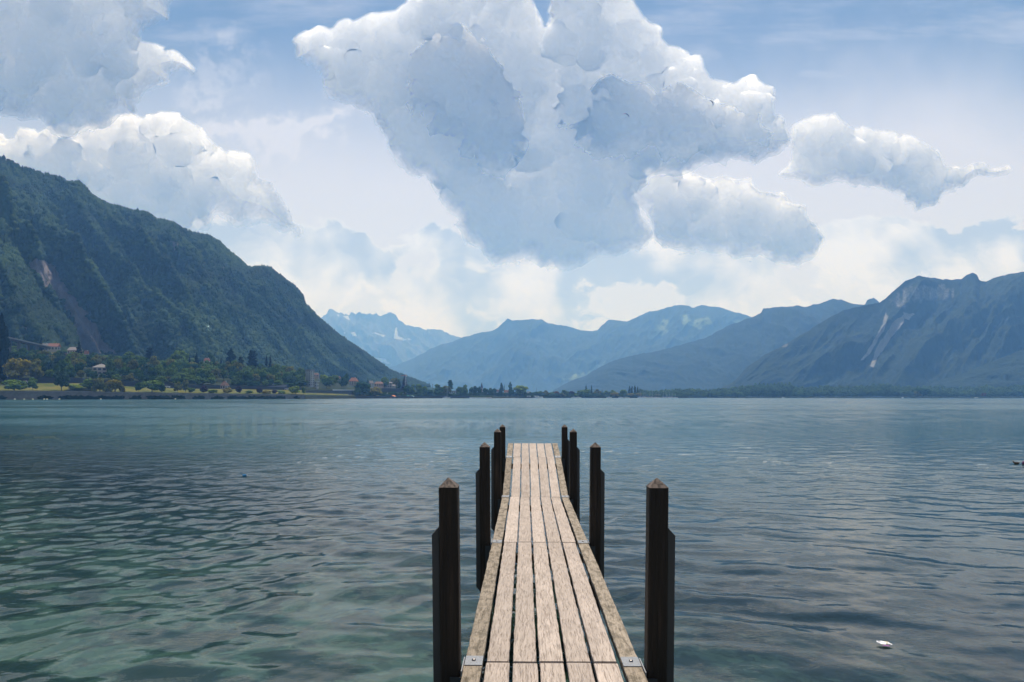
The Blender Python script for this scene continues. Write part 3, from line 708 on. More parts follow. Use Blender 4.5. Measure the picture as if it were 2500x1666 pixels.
for i in range(5):
    (ya, za), (yb, zb) = stations[i], stations[i+1]
    inner = 2*(HW-.150-.012); pw_ = inner/5
    off = rng.uniform(-.006, .006)
    lst = []
    for k in range(5):
        c = -inner/2 + pw_*(k+.5)
        gap = rng.uniform(.020, .030)
        if i == 1 and k in (0, 1): gap += .008
        lst.append(board(c+rng.uniform(-.003, .003)+off, pw_-gap, ya+.014+rng.uniform(0, .012), za+rng.uniform(-.003, .003), yb-.012-rng.uniform(0, .010), zb+rng.uniform(-.003, .003), tone=rng.rand(), kx=rng.uniform(-.0008, .0008)))
    o = boards('deck_section', lst, M_deck)
    if i == 3 or i == 4: tag(o, 'deck section sloping up to the end of the pier')
    for s in (-1, 1):
        o = boards('edge_board', [board(s*(HW-.0725), .145, ya+.004, za+.004, yb-.004, zb+.004, th=.06, wav=.004, tone=rng.rand())], M_edge)
    # bearers under the boards
    mb = MB()
    for xx in (-.40, 0, .40):
        mb.add([(xx-.04, ya, za-.17), (xx+.04, ya, za-.17), (xx+.04, yb, zb-.17), (xx-.04, yb, zb-.17), (xx-.04, ya, za-.062), (xx+.04, ya, za-.062), (xx+.04, yb, zb-.062), (xx-.04, yb, zb-.062)],
               [(0,3,2,1),(4,5,6,7),(0,1,5,4),(1,2,6,5),(2,3,7,6),(3,0,4,7)])
    mb.build('bearer', M_beam, pier)
PW, PX0 = .152, .80
posts = [(5.33, 2.573, 2.19, 1.08), (9.97, 2.545, 2.155, 1.08), (14.44, 2.535, 2.15, 1.085), (17.62, 2.50, 2.12, 1.655)]
for i, (py, zt, zf, zd) in enumerate(posts):
    for s in (-1, 1):
        lean = .011*s if i == 0 else (.006*s if i == 1 else 0.)
        h = PW/2; zc = zt-.072
        def X(x, z): return s*PX0 + x + lean*(z-1.4)
        P = MB(); ring = []
        bv = .010
        sec = [(-h+bv, -h), (h-bv, -h), (h, -h+bv), (h, h-bv), (h-bv, h), (-h+bv, h), (-h, h-bv), (-h, -h+bv)]
        zs = [-2.6, -.4, .5, 1.3, zc]
        vs = [(X(x*(1-.04*(z-1)/2), z), py+y*(1-.02*(z-1)/2), z) for z in zs for x, y in sec]
        fs = [tuple(range(7, -1, -1))] + [(r*8+q, r*8+(q+1) % 8, (r+1)*8+(q+1) % 8, (r+1)*8+q) for r in range(len(zs)-1) for q in range(8)]
        fs.append(tuple(range(len(vs)-8, len(vs))))
        P.add(vs, fs); post = P.build('post', M_post, pier)
        cp = MB(); hc = h*.97
        ap = (X(rng.uniform(-.008, .008), zt), py+rng.uniform(-.008, .008), zt)
        base = [(X(x, zc), py+y, zc+.001) for x, y in ((-hc, -hc), (hc, -hc), (hc, hc), (-hc, hc))]
        mid = [((a[0]+ap[0])/2+rng.uniform(-.004, .004), (a[1]+ap[1])/2, (a[2]+ap[2])/2+rng.uniform(-.003, .004)) for a in base]
        cp.add(base+mid+[ap], [(3,2,1,0)]+[(q, (q+1) % 4, 4+(q+1) % 4, 4+q) for q in range(4)]+[(4+q, 4+(q+1) % 4, 8) for q in range(4)])
        cp.build('post_cap', M_cap, post)
        # fender board fixed to the lake side of the post
        fb = MB(); xo = h*1.02+.001; ft = .055; zb = .37
        pr = [(xo, zb+.0), (xo+ft, zb+.07), (xo+ft, zf-.06), (xo, zf)]
        pr = [(s*(PX0+a)+lean*(z-1.4), z) for a, z in pr]
        fb.prism(pr, 1, py-.045, py+.11); fb.build('fender_board', M_fend, pier)
        # steel bracket carrying the deck, with its galvanised ear and the plate bolted on the edge board
        bk = MB(); ya_ = py-h-.022
        xa, xb = sorted((s*(PX0-.005), s*(HW-.02)))
        bk.box(xa, xb, ya_, ya_+.012, zd-.36, zd-.035)
        xa, xb = sorted((s*(HW+.004), s*(HW+.014)))
        bk.box(xa, xb, ya_+.0125, py+.20, zd-.30, zd-.06); bk.build('bracket', M_steel, pier)
        er = MB(); xa, xb = sorted((s*(HW+.003), s*(HW+.012))); er.box(xa, xb, py-.09, py+.20, zd-.055, zd+.012); er.build('bracket_ear', M_zinc, pier)
        pl = MB(); yc = stations[i+1][0]; sl = 0 if i < 2 else (.09 if i == 2 else .15)
        xa, xb = sorted((s*(HW-.004), s*(HW-.144)))
        b0 = len(pl.v); pl.box(xa, xb, yc-.095, yc+.095, zd+.006, zd+.012)
        pl.v = [(x, y, z+(y-yc)*(sl if y > yc or i == 3 else 0)) for x, y, z in pl.v]
        plate = pl.build('connector_plate', M_zinc, pier)
        bo = MB(); xc = s*(HW-.072); z0 = zd+.012
        n = 10; vs = [(xc+.017*r*math.cos(2*math.pi*q/n), yc+.017*r*math.sin(2*math.pi*q/n), z0+hh) for r, hh in ((1, 0), (1, .008), (.6, .013)) for q in range(n)]
        fs = [(r*n+q, r*n+(q+1) % n, (r+1)*n+(q+1) % n, (r+1)*n+q) for r in range(2) for q in range(n)]+[tuple(range(2*n, 3*n))]
        bo.add(vs, fs); bo.build('bolt', M_bolt, plate, smooth=True)
    tb = MB(); tb.tube((-.84, py+.11, zd-.30), (.84, py+.11, zd-.30), .024, 12); tb.build('cross_tube', M_steel, pier, smooth=True)
    cb = MB(); cb.box(-HW+.02, HW-.02, py-.06, py+.06, zd-.29, zd-.175); cb.build('cross_beam', M_beam, pier)
# ---------------------------------------------------------------- far shore: land, walls
DS = [(-500,860),(0,900),(400,1000),(745,1250),(900,1600),(1100,1900),(1300,2200),(1600,2500),(2000,2700),(3000,2700)]
def ds(c): return K*float(prof(DS, c))
LANDP = np.array([  # chart column: quay top, lawn foot, lawn top, above road, mid slope, crest
 (-500, 956,951,935,925,890,840),(0, 957,952,936,926,895,850),(100, 958,952,936,926,895,862),(200, 959,953,936,928,905,875),(330, 961,956,945,936,915,890),
 (450, 963,958,949,942,920,898),(600, 965,960,951,946,925,908),(740, 966,962,953,949,935,920),(850, 967,965,957,953,943,932),(950, 968,966.5,962,957,952,944),
 (1050, 968.5,967,966,964,962,958),(1300, 969.5,969,968.5,968,967,966),(1600, 970,970,969.8,969.5,969,968.5),(3000, 970,970,969.8,969.5,969,968.5)], float)
MS = K*np.array([.6, 18, 55, 80, 200, 420])
def land_z(c, d):
    s = ds(c); y = np.array([np.interp(c, LANDP[:, 0], LANDP[:, k]) for k in range(1, 7)])
    z = EYE + (HZ-y)/F*(s+MS); m = d-s
    if m <= .6*K: return float(z[0])
    if m > 420*K: return float(z[-1]*(1-.5*min(1, (m-420*K)/600)))
    return float(np.interp(m, MS, z))
cols = np.linspace(-480, 2980, 350)
mst = np.array([.6, 6, 18, 30, 42, 54.9, 55.1, 67, 79.9, 82, 110, 150, 200, 260, 340, 420, 600, 900, 1600])
P = np.zeros((len(mst)+1, len(cols), 3)); lawn = np.zeros(P.shape[:2])
for j, c in enumerate(cols):
    s = ds(c)
    for i, mm in enumerate(mst):
        d = s+K*mm; z = land_z(c, d)
        if 55 <= mm <= 80: z = land_z(c, s+K*55)
        if mm > 80: z += 1.5*float(fbm(np.array(c/12.), np.array(mm/25.), 3, 8))
        P[i+1, j] = ((c-1250)/F*d, d, z)
        lawn[i+1, j] = 1. if 15 < mm <= 55 else 0.
    P[0, j] = ((c-1250)/F*s, s, -3)
me = grid_mesh('shore_land', P); attr(me, 'lawn', lawn)
m, t, out = material('shore ground')
b = t.n('ShaderNodeBsdfPrincipled'); b.inputs['Roughness'].default_value = .95; b.inputs['Specular IOR Level'].default_value = .1
pos = t.n('ShaderNodeTexCoord').outputs['Object']; nn = t.noise(pos, .06, 5, .65); xs, ys_, zs_ = t.sep(pos)
lw = t.n('ShaderNodeAttribute', attribute_name='lawn').outputs['Fac']
near = t.m('SUBTRACT', 1., t.ss(1100., 1350., ys_))
grass = t.mix(t.ss(.35, .65, nn), (.065, .085, .018), (.14, .130, .032))
t.put(b.inputs['Base Color'], t.mix(t.m('MULTIPLY', t.ss(.3, .7, lw), near), t.mix(nn, (.012, .022, .009), (.032, .042, .016)), grass))
t.t.links.new(b.outputs[0], out.inputs['Surface'])
tag(obj('shore_land', me, m), kind='structure')

def strip(name, c0, c1, m0, m1, zt, zb, mat, n=40, gap=None, wob=0.):
    """a wall or kerb running along the shore: solid strip between columns c0..c1"""
    cs = np.linspace(c0, c1, n); V = []
    for c in cs:
        s = ds(c); top = zt(c); bot = zb(c)
        for mm, z in ((m0, bot), (m0, top), (m1, top), (m1, bot)):
            V.append(((c-1250)/F*(s+K*mm), s+K*mm, z+(wob*float(fbm(np.array(c/6.), np.array(0.), 2, 4)) if z == top else 0)))
    f = [(i*4+k, i*4+(k+1) % 4, (i+1)*4+(k+1) % 4, (i+1)*4+k) for i in range(n-1) for k in range(4)]
    mb = MB(); mb.add(V, f+[(3, 2, 1, 0), ((n-1)*4, (n-1)*4+1, (n-1)*4+2, (n-1)*4+3)])
    return mb.build(name, mat)
def pz(c, y, mm): return EYE+(HZ-y)/F*(ds(c)+K*mm)
M_quay = surf('quay stone', None, .9, fn=lambda t, c: t.mix(t.noise(c, .25, 5, .65), (.06, .056, .05), (.26, .235, .21)))
M_quayd = surf('dark quay stone', None, .9, fn=lambda t, c: t.mix(t.noise(c, .2, 5, .65), (.02, .022, .022), (.07, .07, .068)))
M_path = surf('pale path', (.22, .20, .18), .9)
M_wall = surf('dark road wall', None, .9, fn=lambda t, c: t.mix(t.noise(c, .15, 5, .65), (.022, .024, .028), (.060, .062, .066)))
M_asph = surf('asphalt', (.05, .05, .052), .9)
M_white = surf('white paint', (.72, .72, .70), .5)
q = strip('quay_wall', -450, 745, -.6, .55, lambda c: pz(c, np.interp(c, LANDP[:, 0], LANDP[:, 1]), 0)+.9, lambda c: -2, M_quay, 90, wob=.8)
tag(q, 'long weathered stone quay wall at the waterline below the sunlit lawn', 'wall')
q = strip('quay_wall', 868, 1148, -.6, .55, lambda c: pz(c, 967.6, 0)+.6, lambda c: -2, M_quayd, 40, wob=.5)
tag(q, 'dark stone quay wall under the village trees and boats', 'wall')
q = strip('promenade', -450, 745, .6, 13, lambda c: land_z(c, ds(c)+K*9)+.25, lambda c: land_z(c, ds(c)+K*1)-1.5, M_path, 60); tag(q, kind='structure')
q = strip('road', -450, 1000, 57, 78, lambda c: land_z(c, ds(c)+K*55)+.12, lambda c: land_z(c, ds(c)+K*55)-.5, M_asph, 60); tag(q, kind='structure')
q = strip('retaining_wall', -450, 735, 79, 80.5, lambda c: land_z(c, ds(c)+K*81)+1.5, lambda c: land_z(c, ds(c)+K*55)-1, M_wall, 60, wob=.8)
tag(q, 'long dark retaining wall above the road at the foot of the wooded slope', 'wall')
q = strip('retaining_wall', 746, 862, 30, 31.5, lambda c: pz(c, 953.5, 30), lambda c: pz(c, 964, 30), M_wall, 20)
tag(q, 'grey retaining wall with small shrubs below the white tower block', 'wall')
q = strip('railing', 812, 866, 33, 34, lambda c: pz(c, 951.5, 33), lambda c: pz(c, 953.6, 33), M_white, 20); tag(q, 'pale road railing along the top of the grey wall', 'railing')
q = strip('retaining_wall', 932, 1000, 55, 57, lambda c: pz(c, 948.5, 55), lambda c: pz(c, 958, 55), M_wall, 20); tag(q, 'dark terrace wall behind the parked white cars near the village', 'wall')
q = strip('retaining_wall', 630, 700, 83, 84, lambda c: pz(c, 945.5-(c-630)*.085, 83), lambda c: pz(c, 950.5, 83), surf('grey concrete wall', (.20, .20, .21), .9), 12); tag(q, 'pale grey sloping wall above the road near the tower block', 'wall')
q = strip('bank', 745, 868, -3, 14, lambda c: pz(c, 967.8, 0), lambda c: -1.5, surf('dry grassy bank', None, .95, fn=lambda t, c: t.mix(t.noise(c, .15, 4, .6), (.05, .06, .02), (.16, .12, .06))), 24, wob=.7); tag(q, kind='structure')
q = strip('beach', 1188, 1268, -14, 16, lambda c: .75, lambda c: -1, surf('pink sand', (.36, .28, .24), .95), 16, wob=.3); tag(q, kind='structure')
q = strip('meadow', 1128, 1200, 3, 24, lambda c: pz(c, 966.4, 10), lambda c: 0, surf('meadow grass', (.10, .14, .03), .95), 16, wob=.4); tag(q, kind='structure')
q = strip('bathing_jetty', 1146, 1200, -9, -6, lambda c: 1.5, lambda c: -1, M_white, 12); tag(q, 'low white bathing jetty at the water in front of the meadow', 'jetty')

# ---------------------------------------------------------------- trees
def leaf_mat(name, c, var=.8, trans=.24):
    m, t, out = material(name)
    tn = t.n('ShaderNodeAttribute', attribute_name='tone').outputs['Fac']
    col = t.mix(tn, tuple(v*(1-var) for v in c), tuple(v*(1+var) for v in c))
    d = t.n('ShaderNodeBsdfDiffuse'); t.put(d.inputs['Color'], col)
    tr = t.n('ShaderNodeBsdfTranslucent'); t.put(tr.inputs['Color'], t.mix(.5, col, tuple(v*1.6 for v in c)))
    x = t.n('ShaderNodeMixShader'); x.inputs[0].default_value = trans
    t.t.links.new(d.outputs[0], x.inputs[1]); t.t.links.new(tr.outputs[0], x.inputs[2]); t.t.links.new(x.outputs[0], out.inputs['Surface'])
    return m
LEAF = {k: leaf_mat(k+' leaves', c) for k, c in dict(black=(.010,.018,.010), dark=(.045,.092,.024), mid=(.105,.165,.032), yellow=(.22,.19,.030), bright=(.18,.24,.032), olive=(.14,.145,.036), purple=(.046,.022,.030), blue=(.050,.088,.046), rust=(.13,.068,.030)).items()}
M_bark = surf('bark', None, .9, fn=lambda t, c: t.mix(t.noise(c, 8., 3, .6), (.03, .024, .018), (.075, .06, .045)))
rng = np.random.RandomState(77)
def lumps(kind, rs):
    """ellipsoid clumps (centre, radii) of a crown inside the unit box: x,y in -.5...5, z 0..1"""
    L = []
    if kind in ('round', 'oval', 'bush'):
        z0, z1 = {'round': (.05, .98), 'oval': (.04, 1.0), 'bush': (.0, .98)}[kind]
        for i in range(17):
            u = rs.uniform(0, 2*math.pi); v = rs.uniform(-.85, 1); r = math.sqrt(max(0, 1-v*v))*rs.uniform(.5, .72)*.5*1.15
            zc = (z0+z1)/2+v*(z1-z0)*.5*.70
            k = rs.uniform(.13, .21)
            L.append((r*math.cos(u), r*math.sin(u), zc, k, k, k*(.78 if kind != 'oval' else .8)))
        L.append((0, 0, (z0+z1)/2, .30, .30, (z1-z0)*.36))
    elif kind == 'conifer':
        n = 11
        for i in range(n):
            f = i/(n-1); z = .08+.86*f; R = .46*(1-f)**.85+.03
            for q in range(max(3, int(7*(1-f))+2)):
                u = rs.uniform(0, 6.28); rr = R*rs.uniform(.45, .72)
                L.append((rr*math.cos(u), rr*math.sin(u), z-.02*rs.rand(), R*.42+.02, R*.42+.02, .045))
        L.append((0, 0, .5, .10, .10, .46))
    elif kind == 'cedar':
        n = 8
        for i in range(n):
            f = i/(n-1); z = .12+.82*f; R = (.44*(1-f)**.5)*rs.uniform(.7, 1.1)+.06
            for q in range(6):
                u = rs.uniform(0, 6.28); rr = R*rs.uniform(.3, .8)
                L.append((rr*math.cos(u), rr*math.sin(u), z+rs.uniform(-.03, .03), rs.uniform(.12, .2), rs.uniform(.12, .2), .055))
        L.append((0, 0, .45, .16, .16, .38))
    elif kind == 'poplar':
        for i in range(16):
            f = i/15.; z = .08+.84*f; R = .33*math.sin(math.pi*min(1, .18+.80*f))**.7
            u = rs.uniform(0, 6.28)
            L.append((R*.5*math.cos(u), R*.5*math.sin(u), z, R*.75+.05, R*.75+.05, .085))
        L.append((0, 0, .5, .22, .22, .45))
    elif kind == 'willow':
        for i in range(15):
            u = rs.uniform(0, 6.28); rr = rs.uniform(.15, .36); z = rs.uniform(.35, .78)
            k = rs.uniform(.12, .18); L.append((rr*math.cos(u), rr*math.sin(u), z, k, k, k*1.35))
        for i in range(12):
            u = rs.uniform(0, 6.28); rr = rs.uniform(.30, .42); L.append((rr*math.cos(u), rr*math.sin(u), rs.uniform(.12, .35), .09, .09, .17))
        L.append((0, 0, .5, .30, .30, .36)); L.append((0, 0, .82, .2, .2, .14))
    return L
def crown_mesh(kind, seed, nleaf, size):
    rs = np.random.RandomState(seed); L = np.array(lumps(kind, rs)); n = len(L)
    wgt = (L[:, 3]*L[:, 5])**.9; idx = rs.choice(n, nleaf, p=wgt/wgt.sum()); c = L[idx]
    v = rs.normal(size=(nleaf, 3)); v /= np.linalg.norm(v, axis=1)[:, None]; v[:, 2] = np.where(v[:, 2] < -.3, -v[:, 2]*.6, v[:, 2])
    ctr = c[:, :3]+v*c[:, 3:]*(.78+.34*rs.rand(nleaf)[:, None])
    nrm = v+.38*rs.normal(size=(nleaf, 3)); nrm /= np.linalg.norm(nrm, axis=1)[:, None]
    a = np.cross(nrm, rs.normal(size=(nleaf, 3))); a /= np.linalg.norm(a, axis=1)[:, None]; b = np.cross(nrm, a)
    s = size*(.6+.8*rs.rand(nleaf))[:, None]
    zs = np.array([1, 1, .8 if kind not in ('willow',) else 1.6])
    Q = np.stack([ctr-a*s-b*s*.7, ctr+a*s-b*s*.5, ctr+a*s*.8+b*s*.8, ctr-a*s*.7+b*s*.6], 1)
    Q[..., 2] = ctr[:, None, 2]+(Q[..., 2]-ctr[:, None, 2])*zs[2]
    V = Q.reshape(-1, 3); Fq = np.arange(nleaf*4).reshape(-1, 4); tone = np.repeat(np.clip(.5+.25*rs.normal(size=nleaf)+.62*(rs.rand(n)-.5)[idx], 0, 1), 4)
    # inner masses that close the crown
    u, w_ = np.meshgrid(np.linspace(0, 2*math.pi, 9)[:-1], np.linspace(.15, math.pi-.15, 5)); sp = np.stack([np.sin(w_)*np.cos(u), np.sin(w_)*np.sin(u), np.cos(w_)], -1).reshape(-1, 3)
    vi, fi, b0 = [], [], len(V)
    for l in L:
        vi.append(l[:3]+sp*l[3:]*.80*(1+.18*rs.normal(size=(len(sp), 1))))
        for r in range(4):
            for q in range(8): fi.append((b0+r*8+q, b0+(r+1)*8+q, b0+(r+1)*8+(q+1) % 8, b0+r*8+(q+1) % 8))
        b0 += len(sp)
    me = mesh_np('crown', np.concatenate([V]+vi), np.concatenate([Fq, np.array(fi)]))
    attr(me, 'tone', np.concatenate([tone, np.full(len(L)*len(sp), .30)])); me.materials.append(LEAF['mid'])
    return me
def trunk_mesh(top, r, seed):
    rs = np.random.RandomState(seed); mb = MB(); n = 5; pts = [(rs.uniform(-.01, .01), rs.uniform(-.01, .01), -.12+(top+.12)*i/(n-1)) for i in range(n)]
    for i in range(n-1): mb.tube(pts[i], pts[i+1], r*(1.25-.75*i/(n-1)), 6, r*(1.25-.75*(i+1)/(n-1)))
    for q in range(4):
        u = rs.uniform(0, 6.28); mb.tube(pts[2+(q % 2)], (pts[3][0]+.2*math.cos(u), pts[3][1]+.2*math.sin(u), min(.9, pts[3][2]+.18)), r*.5, 5, r*.2)
    me = bpy.data.meshes.new('trunk'); me.from_pydata(mb.v, [], mb.f); me.materials.append(M_bark); return me
PROTO = {}
for k, (nl, sz, nv, tt, tr_) in dict(round=(1500,.040,4,.5,.022), oval=(1500,.036,3,.5,.022), bush=(1300,.045,3,.3,.02), conifer=(1700,.030,3,.9,.02), cedar=(1500,.034,2,.85,.02), poplar=(1400,.036,2,.6,.03), willow=(1700,.032,3,.5,.03)).items():
    PROTO[k] = [(crown_mesh(k, 100+i*7+len(k), nl, sz), trunk_mesh(tt, tr_, 300+i)) for i in range(nv)]
KNAME = dict(round='broadleaf_tree', oval='broadleaf_tree', bush='shrub', conifer='conifer_tree', cedar='cedar_tree', poplar='poplar_tree', willow='willow_tree')
KCAT = dict(round='tree', oval='tree', bush='shrub', conifer='conifer', cedar='tree', poplar='poplar', willow='willow')
NT_ = [0]
def tree(kind, c, w, top, mm, colr, label, group=None, base=None):
    """one tree: chart column c, chart width w, chart height of its top, metres inland"""
    d = ds(c)+K*mm; z0 = land_z(c, d) if base is None else base
    h = EYE+(HZ-top)/F*d - z0; wd = w/F*d
    NT_[0] += 1; i = NT_[0]
    if i == 0: return
    cm, tm = PROTO[kind][i % len(PROTO[kind])]
    e = empty(KNAME[kind], ((c-1250)/F*d, d, z0), (i*2.39996) % 6.283)
    e.scale = (wd*1.12, wd*1.12, h*1.02)
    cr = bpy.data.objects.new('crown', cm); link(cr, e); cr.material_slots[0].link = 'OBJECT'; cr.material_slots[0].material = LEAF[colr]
    link(bpy.data.objects.new('trunk', tm), e)
    return tag(e, label, KCAT[kind], group)
